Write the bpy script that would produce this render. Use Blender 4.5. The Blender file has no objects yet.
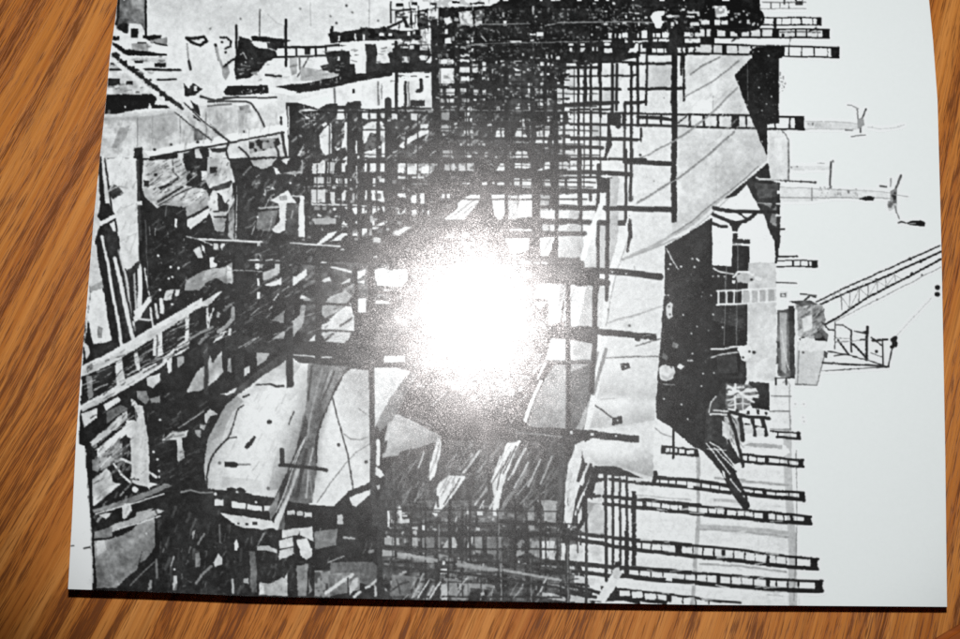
import bpy, bmesh, math, random
import numpy as np
from mathutils import Vector, Euler

scene = bpy.context.scene
COL = scene.collection
rnd = random.Random(7)

# ---------------------------------------------------------------- camera
F = 1424.0            # focal length in photo pixels (960 wide)
TILT = math.radians(10.3)
DIST = 0.36
cam_data = bpy.data.cameras.new("camera")
cam = bpy.data.objects.new("camera", cam_data)
COL.objects.link(cam)
cam_data.sensor_fit = 'HORIZONTAL'
cam_data.sensor_width = 23.6
cam_data.lens = 23.6 * F / 960.0
cam_data.clip_start = 0.01
cam_data.clip_end = 50
cam.rotation_euler = (TILT, 0, 0)
cam.location = (0, -math.sin(TILT) * DIST, math.cos(TILT) * DIST)
scene.camera = cam
CM = Euler((TILT, 0, 0)).to_matrix()
CP = Vector(cam.location)

def unproj(u, v, z=0.0):
    d = CM @ Vector(((u - 480.0) / F, -(v - 319.5) / F, -1.0))
    t = (z - CP.z) / d.z
    return CP + d * t

STRIP = 20
def zv_raw(v):
    z = 0.0054 - 0.0006 * math.sin(math.pi * min(max((v - 100) / 500.0, 0), 1))
    if v < 140:
        z -= 0.0024 * ((140 - v) / 140.0) ** 2
    return max(z, 0.0024)
def page_z(u, v):
    k = math.floor(v / STRIP)
    a, b = zv_raw(k * STRIP), zv_raw((k + 1) * STRIP)
    f = v / STRIP - k
    return a + (b - a) * f - 0.0016 * (u - 70) / 880.0 + 0.0004

def interp(t, pts):
    if t <= pts[0][0]:
        (a, b), (c, d) = pts[0], pts[1]
        return b + (d - b) * (t - a) / (c - a)
    for (a, b), (c, d) in zip(pts, pts[1:]):
        if t <= c:
            return b + (d - b) * (t - a) / (c - a)
    (a, b), (c, d) = pts[-2], pts[-1]
    return b + (d - b) * (t - a) / (c - a)

LEFT = [(-60, 125.5), (0, 117.5), (25, 114.5), (55, 110), (85, 107.3), (110, 105), (160, 99.6), (220, 93.6), (290, 88), (350, 82.6), (440, 76), (520, 72), (590, 68)]
RIGHT = [(-60, 923), (0, 929), (40, 933), (100, 937.5), (250, 941.5), (450, 945.2), (607, 947)]
BOTTOM = [(60, 589), (150, 592), (250, 596.4), (370, 599), (480, 601.4), (700, 605), (947, 607)]

# ---------------------------------------------------------------- node helpers
class NT:
    def __init__(self, m):
        self.t = m.node_tree
        self.n = self.t.nodes
        self.l = self.t.links
    def node(self, typ, **kw):
        n = self.n.new(typ)
        for k, v in kw.items():
            setattr(n, k, v)
        return n
    def set(self, sock, v):
        if isinstance(v, bpy.types.NodeSocket):
            self.l.new(v, sock)
        else:
            sock.default_value = v
    def math(self, op, a, b=0.0, c=0.0, clamp=False):
        n = self.node('ShaderNodeMath', operation=op, use_clamp=clamp)
        self.set(n.inputs[0], a); self.set(n.inputs[1], b); self.set(n.inputs[2], c)
        return n.outputs[0]
    def vmath(self, op, a, b=(0, 0, 0)):
        n = self.node('ShaderNodeVectorMath', operation=op)
        self.set(n.inputs[0], a); self.set(n.inputs[1], b)
        return n.outputs[0]
    def scale(self, a, s):
        n = self.node('ShaderNodeVectorMath', operation='SCALE')
        self.set(n.inputs[0], a); self.set(n.inputs['Scale'], s)
        return n.outputs[0]
    def noise(self, vec, scale, detail=2.0, rough=0.5, out='Fac'):
        n = self.node('ShaderNodeTexNoise')
        self.set(n.inputs['Vector'], vec)
        n.inputs['Scale'].default_value = scale
        n.inputs['Detail'].default_value = detail
        n.inputs['Roughness'].default_value = rough
        return n.outputs[out]
    def comb(self, x, y, z=0.0):
        n = self.node('ShaderNodeCombineXYZ')
        self.set(n.inputs[0], x); self.set(n.inputs[1], y); self.set(n.inputs[2], z)
        return n.outputs[0]
    def sep(self, v):
        n = self.node('ShaderNodeSeparateXYZ')
        self.set(n.inputs[0], v)
        return n.outputs
    def ramp(self, fac, stops, interp='LINEAR'):
        n = self.node('ShaderNodeValToRGB')
        n.color_ramp.interpolation = interp
        e = n.color_ramp.elements
        while len(e) < len(stops):
            e.new(0.5)
        for el, (p, c) in zip(e, stops):
            el.position = p
            el.color = (*c, 1) if len(c) == 3 else c
        self.set(n.inputs[0], fac)
        return n.outputs[0]
    def mix(self, f, a, b, typ='MIX'):
        n = self.node('ShaderNodeMix', data_type='RGBA', blend_type=typ)
        self.set(n.inputs[0], f); self.set(n.inputs[6], a); self.set(n.inputs[7], b)
        return n.outputs[2]

def new_mat(name):
    m = bpy.data.materials.new(name)
    m.use_nodes = True
    nt = NT(m)
    bsdf = nt.n['Principled BSDF']
    return m, nt, bsdf

def gloss_paper(nt, bsdf, pos, tilt, rough):
    """coated paper: fine tooth in the surface makes the flash break up into grain"""
    geo = nt.node('ShaderNodeNewGeometry')
    c = nt.noise(pos, 5400.0, 1.0, 0.5, 'Color')
    c2 = nt.noise(pos, 260.0, 2.0, 0.5, 'Color')
    d = nt.scale(nt.vmath('SUBTRACT', c, (0.5, 0.5, 0.5)), tilt)
    d2 = nt.scale(nt.vmath('SUBTRACT', c2, (0.5, 0.5, 0.5)), 0.025)
    n = nt.vmath('NORMALIZE', nt.vmath('ADD', nt.vmath('ADD', geo.outputs['Normal'], d), d2))
    nt.set(bsdf.inputs['Normal'], n)
    bsdf.inputs['Roughness'].default_value = rough
    bsdf.inputs['Coat Weight'].default_value = 0.38
    bsdf.inputs['Coat Roughness'].default_value = 0.36
    bsdf.inputs['Coat Tint'].default_value = (1, 1, 1, 1)
    bsdf.inputs['Specular Tint'].default_value = (1.0, 0.94, 0.93, 1)
    bsdf.inputs['Coat IOR'].default_value = 1.38
    nt.set(bsdf.inputs['Coat Normal'], n)
    bsdf.inputs['IOR'].default_value = 1.335

PAPER_TILT, PAPER_ROUGH = 0.15, 0.19

def paper_material():
    m, nt, bsdf = new_mat("coated_paper")
    tc = nt.node('ShaderNodeTexCoord')
    pos = tc.outputs['Object']
    g = nt.noise(pos, 900.0, 3.0)
    b = nt.noise(pos, 14.0, 2.0)
    v = nt.math('ADD', 0.785, nt.math('MULTIPLY', nt.math('SUBTRACT', g, 0.5), 0.03))
    v = nt.math('ADD', v, nt.math('MULTIPLY', nt.math('SUBTRACT', b, 0.5), 0.03))
    rgb = nt.node('ShaderNodeCombineColor')
    nt.set(rgb.inputs[0], nt.math('MULTIPLY', v, 0.935))
    nt.set(rgb.inputs[1], v)
    nt.set(rgb.inputs[2], nt.math('MULTIPLY', v, 1.0))
    nt.set(bsdf.inputs['Base Color'], rgb.outputs[0])
    gloss_paper(nt, bsdf, pos, PAPER_TILT, PAPER_ROUGH)
    return m

def ink_material():
    """halftone greys of the printed photograph: attribute ink = printed tone"""
    m, nt, bsdf = new_mat("printing_ink")
    tc = nt.node('ShaderNodeTexCoord')
    pos = tc.outputs['Object']
    at = nt.node('ShaderNodeAttribute', attribute_name='ink')
    s = nt.node('ShaderNodeSeparateColor')
    nt.set(s.inputs[0], at.outputs['Color'])
    fine = nt.math('SUBTRACT', nt.noise(pos, 2600.0, 2.0, 0.6), 0.5)
    v = nt.math('ADD', s.outputs[0], nt.math('MULTIPLY', fine, 0.11))
    v = nt.math('MINIMUM', nt.math('MAXIMUM', v, 0.08), 0.90)
    v = nt.math('MINIMUM', nt.math('MULTIPLY', nt.math('POWER', v, 2.25), 1.11), 0.80)
    rgb = nt.node('ShaderNodeCombineColor')
    nt.set(rgb.inputs[0], nt.math('MULTIPLY', v, 0.945))
    nt.set(rgb.inputs[1], nt.math('MULTIPLY', v, 0.99))
    nt.set(rgb.inputs[2], v)
    nt.set(bsdf.inputs['Base Color'], rgb.outputs[0])
    gloss_paper(nt, bsdf, pos, PAPER_TILT, PAPER_ROUGH)
    return m

def oak_material():
    m, nt, bsdf = new_mat("oiled_oak")
    tc = nt.node('ShaderNodeTexCoord')
    pos = tc.outputs['Object']
    x, y, z = nt.sep(pos)
    slope = nt.math('SUBTRACT', 0.385, nt.math('MULTIPLY', x, 0.9))
    g = nt.math('SUBTRACT', x, nt.math('MULTIPLY', y, slope))
    lowv = nt.comb(nt.math('MULTIPLY', g, 22.0), nt.math('MULTIPLY', y, 7.0), 3.1)
    low = nt.noise(lowv, 1.0, 2.0)
    gw = nt.math('ADD', g, nt.math('MULTIPLY', nt.math('SUBTRACT', low, 0.5), 0.011))
    def st(sg, sy, off, detail=2.0, rough=0.5):
        return nt.noise(nt.comb(nt.math('MULTIPLY', gw, sg), nt.math('MULTIPLY', y, sy), off), 1.0, detail, rough)
    broad = st(120, 2.4, 1.7, 2.0)
    band = st(520, 6.0, 5.2, 3.0, 0.55)
    fibre = st(2400, 44.0, 9.4, 3.0, 0.6)
    ring = nt.math('ADD', nt.math('MULTIPLY', band, 0.62), nt.math('MULTIPLY', broad, 0.38))
    base = nt.ramp(ring, [(0.32, (0.30, 0.084, 0.010)), (0.42, (0.365, 0.112, 0.015)), (0.50, (0.440, 0.152, 0.024)), (0.58, (0.505, 0.194, 0.038)), (0.68, (0.57, 0.236, 0.055))])
    base = nt.mix(nt.math('MULTIPLY', nt.math('SUBTRACT', 0.53, fibre, clamp=True), 1.9, clamp=True), base, (0.24, 0.072, 0.008, 1))
    # open pores: short dark dashes crowded into the darker early wood
    pore = st(3600, 150.0, 2.2, 2.0, 0.6)
    clump = st(230, 11.0, 4.4, 2.0)
    early = nt.math('SUBTRACT', 0.56, nt.math('ADD', nt.math('MULTIPLY', ring, 0.6), nt.math('MULTIPLY', clump, 0.4)))
    pm = nt.math('MULTIPLY', nt.math('SUBTRACT', nt.math('ADD', pore, nt.math('MULTIPLY', early, 1.25)), 0.585), 9.0, clamp=True)
    base = nt.mix(nt.math('MULTIPLY', pm, 0.75), base, (0.085, 0.021, 0.003, 1))
    # thin late-wood lines
    ln = st(420, 2.2, 7.7, 1.0)
    lm = nt.math('SUBTRACT', 1.0, nt.math('MULTIPLY', nt.math('ABSOLUTE', nt.math('SUBTRACT', ln, 0.5)), 34.0), clamp=True)
    base = nt.mix(nt.math('MULTIPLY', lm, 0.3), base, (0.13, 0.038, 0.005, 1))
    nt.set(bsdf.inputs['Base Color'], base)
    bsdf.inputs['Roughness'].default_value = 0.5
    bsdf.inputs['Specular IOR Level'].default_value = 0.2
    bump = nt.node('ShaderNodeBump')
    bump.inputs['Strength'].default_value = 0.25
    bump.inputs['Distance'].default_value = 0.0003
    nt.set(bump.inputs['Height'], nt.math('SUBTRACT', fibre, pm))
    nt.set(bsdf.inputs['Normal'], bump.outputs[0])
    return m

def plain_wood_material():
    m, nt, bsdf = new_mat("varnished_wood")
    tc = nt.node('ShaderNodeTexCoord')
    n = nt.noise(nt.vmath('MULTIPLY', tc.outputs['Object'], (40, 600, 40)), 1.0, 3.0)
    c = nt.ramp(n, [(0.3, (0.24, 0.055, 0.006)), (0.7, (0.38, 0.10, 0.012))])
    nt.set(bsdf.inputs['Base Color'], c)
    bsdf.inputs['Roughness'].default_value = 0.4
    return m

def edge_material():
    m, nt, bsdf = new_mat("trimmed_page_edges")
    tc = nt.node('ShaderNodeTexCoord')
    n = nt.noise(nt.vmath('MULTIPLY', tc.outputs['Object'], (60, 60, 9000)), 1.0, 2.0)
    c = nt.ramp(n, [(0.35, (0.42, 0.40, 0.37)), (0.65, (0.72, 0.70, 0.66))])
    nt.set(bsdf.inputs['Base Color'], c)
    bsdf.inputs['Roughness'].default_value = 0.8
    return m

def cover_material():
    m, nt, bsdf = new_mat("dark_cover_card")
    tc = nt.node('ShaderNodeTexCoord')
    n = nt.noise(tc.outputs['Object'], 300.0, 3.0)
    c = nt.ramp(n, [(0.3, (0.012, 0.012, 0.018)), (0.7, (0.022, 0.021, 0.028))])
    nt.set(bsdf.inputs['Base Color'], c)
    bsdf.inputs['Roughness'].default_value = 0.5
    return m

def link(name, bm, mat, parent=None, smooth=False):
    me = bpy.data.meshes.new(name)
    bm.to_mesh(me)
    bm.free()
    if smooth:
        for p in me.polygons:
            p.use_smooth = True
    me.materials.append(mat)
    o = bpy.data.objects.new(name, me)
    COL.objects.link(o)
    if parent is not None:
        o.parent = parent
    return o

# ---------------------------------------------------------------- table
def tag(o, label, cat):
    o['label'] = label
    o['category'] = cat

bm = bmesh.new()
bmesh.ops.create_cube(bm, size=1.0)
for v in bm.verts:
    v.co = Vector((v.co.x * 1.5, v.co.y * 0.95 + 0.05, v.co.z * 0.03 - 0.015))
bmesh.ops.bevel(bm, geom=list(bm.edges), offset=0.004, segments=3, affect='EDGES')
table = link("wooden_table", bm, oak_material())
tag(table, "golden brown oak tabletop with dark open grain running diagonally under the book", "table")

# ---------------------------------------------------------------- corner board
p0, p1 = unproj(927, 642), unproj(966, 618.6)
d = (p1 - p0).normalized()
nrm = Vector((d.y, -d.x, 0))
bm = bmesh.new()
vs = []
for (a, b) in ((-0.06, 0), (0.22, 0), (0.22, 0.09), (-0.06, 0.09)):
    q = p0 + d * a + nrm * b
    vs.append(bm.verts.new((q.x, q.y, 0.0002)))
f = bm.faces.new(vs)
ex = bmesh.ops.extrude_face_region(bm, geom=[f])
for v in [e for e in ex['geom'] if isinstance(e, bmesh.types.BMVert)]:
    v.co.z += 0.004
bmesh.ops.recalc_face_normals(bm, faces=bm.faces)
bmesh.ops.bevel(bm, geom=[e for e in bm.edges], offset=0.0012, segments=3, affect='EDGES')
board = link("wooden_board", bm, plain_wood_material())
tag(board, "smooth reddish brown board edge poking into the lower right corner of the table", "board")

# ---------------------------------------------------------------- book
book = bpy.data.objects.new("open_book", None)
COL.objects.link(book)
book.empty_display_size = 0.05
tag(book, "thin glossy book lying on the oak table open at a black and white shipyard photograph", "book")

rows = [-120 + STRIP * i for i in range(0, 36)]      # -120 .. 580
VT = rows[0]
def page_grid():
    """rows of page points in pixel space; the last row follows the trimmed bottom edge"""
    NU = 44
    out = []
    for v in rows:
        r = []
        for i in range(NU + 1):
            t = i / NU
            u = interp(v, LEFT) * (1 - t) + interp(v, RIGHT) * t
            r.append((u, v))
        out.append(r)
    r = []
    for i in range(NU + 1):
        t = i / NU
        ul, ur = interp(590, LEFT), interp(607, RIGHT)
        u = ul * (1 - t) + ur * t
        r.append((u, interp(u, BOTTOM)))
    out.append(r)
    return out
def pt(u, v, dz=0.0):
    return unproj(u, v, page_z(u, v) + dz)

paper = paper_material()
ink = ink_material()
G = page_grid()
bm = bmesh.new()
V = [[bm.verts.new(pt(u, v)) for (u, v) in r] for r in G]
for a, b in zip(V, V[1:]):
    for i in range(len(a) - 1):
        bm.faces.new((a[i], b[i], b[i + 1], a[i + 1]))
bmesh.ops.recalc_face_normals(bm, faces=bm.faces)
page = link("printed_page", bm, paper, book)
if page.data.polygons[0].normal.z < 0:
    page.data.flip_normals()

def rim(inset):
    """outline of the page, pulled in by inset (m), as world xy points with page height"""
    ring = [(u, v) for (u, v) in G[0]]
    ring += [r[-1] for r in G[1:]]
    ring += [c for c in reversed(G[-1][:-1])]
    ring += [r[0] for r in reversed(G[1:-1])]
    P = [pt(u, v) for (u, v) in ring]
    c = sum((Vector((p.x, p.y, 0)) for p in P), Vector()) / len(P)
    out = []
    for p in P:
        dd = Vector((p.x - c.x, p.y - c.y, 0))
        s = 1 - inset / dd.length
        out.append(Vector((c.x + dd.x * s, c.y + dd.y * s, p.z)))
    return out

# block of pages underneath: side walls only, the printed page closes the top
bm = bmesh.new()
top = rim(0.0003)
A = [bm.verts.new((p.x, p.y, p.z - 0.00005)) for p in top]
B = [bm.verts.new((p.x, p.y, 0.0006)) for p in top]
n = len(A)
for i in range(n):
    j = (i + 1) % n
    bm.faces.new((A[i], A[j], B[j], B[i]))
bm.faces.new(B)
bmesh.ops.recalc_face_normals(bm, faces=bm.faces)
link("page_block", bm, edge_material(), book)
# back cover
bm = bmesh.new()
rr = rim(0.0001)
A = [bm.verts.new((p.x, p.y, 0.0005)) for p in rr]
B = [bm.verts.new((p.x, p.y, 0.00005)) for p in rr]
for i in range(n):
    j = (i + 1) % n
    bm.faces.new((A[i], A[j], B[j], B[i]))
bm.faces.new(A)
bm.faces.new(list(reversed(B)))
bmesh.ops.recalc_face_normals(bm, faces=bm.faces)
link("back_cover", bm, cover_material(), book)

# ---------------------------------------------------------------- the printed photograph
S = 2
W, H = 960, 640
HS, WS = H * S, W * S
GX, GY = np.meshgrid((np.arange(WS) + .5) / S, (np.arange(HS) + .5) / S)

def vnoise(cell_x, cell_y, seed, angle=0.0):
    """smooth value noise over the sheet, stretched cells, turned by angle"""
    a = math.radians(angle)
    X = (GX * math.cos(a) - GY * math.sin(a)) / cell_x
    Y = (GX * math.sin(a) + GY * math.cos(a)) / cell_y
    X -= X.min(); Y -= Y.min()
    r = np.random.RandomState(seed).rand(int(Y.max()) + 3, int(X.max()) + 3).astype(np.float32)
    x0 = X.astype(int); y0 = Y.astype(int)
    fx = X - x0; fy = Y - y0
    fx = fx * fx * (3 - 2 * fx); fy = fy * fy * (3 - 2 * fy)
    t = r[y0, x0] * (1 - fx) + r[y0, x0 + 1] * fx
    u = r[y0 + 1, x0] * (1 - fx) + r[y0 + 1, x0 + 1] * fx
    return (t * (1 - fy) + u * fy - 0.5).astype(np.float32)

def gauss(A, sig):
    n = int(sig * 3) + 1
    k = np.exp(-0.5 * (np.arange(-n, n + 1) / sig) ** 2)
    k /= k.sum()
    P = np.pad(A, ((n, n), (0, 0)), mode='edge')
    A = sum(w * P[q:q + A.shape[0]] for q, w in enumerate(k))
    P = np.pad(A, ((0, 0), (n, n)), mode='edge')
    return sum(w * P[:, q:q + A.shape[1]] for q, w in enumerate(k))

N_FINE = vnoise(1.2, 1.2, 1) * 1.2 + vnoise(2.4, 2.4, 2) * .8
N_MOTT = vnoise(26, 26, 3) * 1.3 + vnoise(11, 13, 4) * 1.2 + vnoise(5, 5, 5) * 1.0 + vnoise(2.4, 2.4, 6) * .8
_h = vnoise(3.0, 3.0, 7) + vnoise(6, 5, 8) * .8
N_HARD = np.clip((_h + .06) * 5.0, -.5, .5) * 2
N_PLANK = vnoise(16, 2.2, 9, -28) * 1.1 + vnoise(30, 5, 10, -28) * .9 + vnoise(3, 1.4, 11, -28) * .6
N_UP = vnoise(2.0, 18, 12, 4) * 1.1 + vnoise(4.5, 30, 13, 4) * .9
KINDS = [N_FINE, N_MOTT, N_HARD * .9, N_PLANK, N_UP]

TONE = np.full((HS, WS), 226.0, np.float32)
LAB = np.zeros((HS, WS), np.int16)
names = []

def paint(name, sl, alpha, tone, amp, kind):
    if name not in names:
        names.append(name)
    y0, y1, x0, x1 = sl
    n = KINDS[int(kind)][y0:y1, x0:x1]
    t = TONE[y0:y1, x0:x1]
    val = tone(GX[y0:y1, x0:x1], GY[y0:y1, x0:x1]) if callable(tone) else tone
    t += (val + amp * n - t) * alpha
    LAB[y0:y1, x0:x1][alpha > 0.5] = names.index(name) + 1

def window(xs, ys, pad=1.5):
    x0 = max(int((min(xs) - pad) * S), 0); x1 = min(int((max(xs) + pad) * S) + 1, WS)
    y0 = max(int((min(ys) - pad) * S), 0); y1 = min(int((max(ys) + pad) * S) + 1, HS)
    return (y0, y1, x0, x1) if x1 > x0 and y1 > y0 else None

def fill(name, poly, tone, amp, kind, alpha=1.0):
    sl = window([p[0] for p in poly], [p[1] for p in poly])
    if sl is None:
        return
    y0, y1, x0, x1 = sl
    gx, gy = GX[y0:y1, x0:x1], GY[y0:y1, x0:x1]
    ins = np.zeros(gx.shape, bool)
    for (ax, ay), (bx, by) in zip(poly, poly[1:] + poly[:1]):
        if ay != by:
            ins ^= ((ay > gy) != (by > gy)) & (gx < (bx - ax) * (gy - ay) / (by - ay) + ax)
    paint(name, sl, ins.astype(np.float32) * alpha, tone, amp, kind)

def stroke(name, pts, w, tone, amp, kind, alpha=1.0, soft=0.0):
    sl = window([p[0] for p in pts], [p[1] for p in pts], w / 2 + 1.5 + soft)
    if sl is None:
        return
    y0, y1, x0, x1 = sl
    gx, gy = GX[y0:y1, x0:x1], GY[y0:y1, x0:x1]
    d = np.full(gx.shape, 1e9)
    for (ax, ay), (bx, by) in zip(pts, pts[1:]):
        dx, dy = bx - ax, by - ay
        q = dx * dx + dy * dy or 1e-9
        t = np.clip(((gx - ax) * dx + (gy - ay) * dy) / q, 0, 1)
        d = np.minimum(d, np.hypot(gx - ax - t * dx, gy - ay - t * dy))
    if soft:
        a = np.clip((w / 2 + soft - d) / (2 * soft), 0, 1)
        a = a * a * (3 - 2 * a)
        t0 = TONE[y0:y1, x0:x1]
        a = a * np.clip((t0 - tone) / 25 if tone < 205 else (t0 - 130) / 25, 0, 1)
    else:
        a = np.clip((w / 2 + N_FINE[y0:y1, x0:x1] * .14 - d) * S + .5, 0, 1)
    paint(name, sl, (a * alpha).astype(np.float32), tone, amp, kind)

def rough(poly, step=3.6, amp=0.42):
    out = []
    for (ax, ay), (bx, by) in zip(poly, poly[1:] + poly[:1]):
        m = max(int(math.hypot(bx - ax, by - ay) / step), 1)
        for q in range(m):
            t = q / m
            a = amp if q else amp * 0.6
            out.append((ax + (bx - ax) * t + rnd.uniform(-a, a), ay + (by - ay) * t + rnd.uniform(-a, a)))
    return out

def inside(poly, x, y):
    r = False
    for (ax, ay), (bx, by) in zip(poly, poly[1:] + poly[:1]):
        if (ay > y) != (by > y) and x < (bx - ax) * (y - ay) / (by - ay) + ax:
            r = not r
    return r

def scatter(pts, n, seed):
    r = random.Random(seed)
    xs = [p[0] for p in pts]; ys = [p[1] for p in pts]
    made = tries = 0
    while made < n and tries < n * 8:
        tries += 1
        x, y = r.uniform(min(xs), max(xs)), r.uniform(min(ys), max(ys))
        if inside(pts, x, y):
            made += 1
            yield r, x, y

def parse(text):
    name = None
    for line in text.strip().splitlines():
        line = line.strip()
        if not line:
            continue
        if line[0] == '@':
            name = line[1:]
            continue
        head, body = line.split('|')
        h = head.split()
        body = ' '.join(q for q in h[1:] if ',' in q) + ' ' + body
        nums = [float(q) for q in h[1:] if ',' not in q]
        op = h[0]
        if op == 'b':
            for bx in body.split():
                x0, y0, x1, y1 = [float(q) for q in bx.split(',')]
                poly = rough([(x0, y0), (x1, y0), (x1, y1), (x0, y1)], 2.5, .4)
                t = nums[0]
                fill(name, poly, t + (rnd.uniform(-16, 8) if t > 100 else 0), 12 if t > 100 else 7, 1)
            continue
        pts = [tuple(float(q) for q in w.split(',')) for w in body.split()]
        if op == 'p':
            fill(name, rough(pts), *nums)
        elif op == 'g':
            (ax, ay), (bx, by) = pts[0], pts[1]
            dd = (bx - ax) ** 2 + (by - ay) ** 2
            t0, t1 = nums[0], nums[1]
            lo, hi = min(t0, t1), max(t0, t1)
            fill(name, rough(pts[2:], 6, .2), lambda x, y: np.clip(t0 + (t1 - t0) * ((x - ax) * (bx - ax) + (y - ay) * (by - ay)) / dd, lo, hi), *nums[2:])
        elif op == 'l':
            stroke(name, pts, nums[1] * (1.12 if nums[0] < 62 else 1), nums[0], 9, 0)
        elif op == 's':       # soft brush: tone, width, softness, strength
            stroke(name, pts, nums[1], nums[0], 6, 1, nums[3], nums[2])
        elif op == 'c':
            for p in pts:
                stroke(name, [p, (p[0] + .2, p[1] + .1)], nums[1] * 2, nums[0], 6, 0)
        elif op == 'd':
            for r, x, y in scatter(pts, int(nums[2]), int(nums[3])):
                a = r.choice([0, math.pi / 2, r.uniform(0, 3.14)])
                l = nums[1] * r.uniform(.3, 2)
                stroke(name, [(x - l * math.cos(a), y - l * math.sin(a)), (x + l * math.cos(a), y + l * math.sin(a))], nums[1] * r.uniform(.6, 1.6), nums[0] * r.uniform(.7, 1.15), 6, 0, r.uniform(.5, 1))
        elif op == 'w':
            for r, x, y in scatter(pts, int(nums[2]), int(nums[5])):
                l, w = nums[3] * r.uniform(.25, 1) / 2, nums[4] * r.uniform(.3, 1) / 2
                k = r.uniform(-.8, .8)
                fill(name, [(x - l, y - w), (x + l, y - w + k), (x + l, y + w + k), (x - l, y + w)], r.uniform(nums[0], nums[1]), 24, 1, r.uniform(.5, 1))
        elif op == 'k':
            for r, x, y in scatter(pts, int(nums[2]), int(nums[6])):
                l = nums[3] * r.uniform(.25, 1) / 2
                a = math.radians(-nums[5] + r.gauss(0, 8))
                b_ = (l * math.cos(a), l * math.sin(a))
                m = (x + r.uniform(-.5, .5), y + r.uniform(-.5, .5))
                stroke(name, [(x - b_[0], y - b_[1]), m, (x + b_[0], y + b_[1])], nums[4] * r.uniform(.35, 1), r.uniform(nums[0], nums[1]), 16, 1, r.uniform(.35, .9))
        elif op == 'x':
            tone, nh, nv, w0, w1, seed = nums
            r = random.Random(int(seed))
            xs = [p[0] for p in pts]; ys = [p[1] for p in pts]
            for vert in (0, 1):
                for i in range(int(nv if vert else nh)):
                    lo, hi = (min(xs), max(xs)) if vert else (min(ys), max(ys))
                    c = lo + (hi - lo) * (i + r.random()) / (nv if vert else nh)
                    cuts = []
                    for (ax, ay), (bx, by) in zip(pts, pts[1:] + pts[:1]):
                        if vert: ax, ay, bx, by = ay, ax, by, bx
                        if (ay > c) != (by > c):
                            cuts.append((bx - ax) * (c - ay) / (by - ay) + ax)
                    cuts.sort()
                    for s0, s1 in zip(cuts[::2], cuts[1::2]):
                        l = (s1 - s0) * r.uniform(.35, 1.0)
                        s = s0 + (s1 - s0 - l) * r.random()
                        e = r.uniform(-.6, .6) if vert else r.uniform(-.004, .022) * l
                        P = [(c, s), (c + e, s + l)] if vert else [(s, c), (s + l, c + e)]
                        stroke(name, P, r.uniform(w0, w1), tone + r.uniform(-5, 12), 10, 0, r.uniform(.75, 1))

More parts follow.
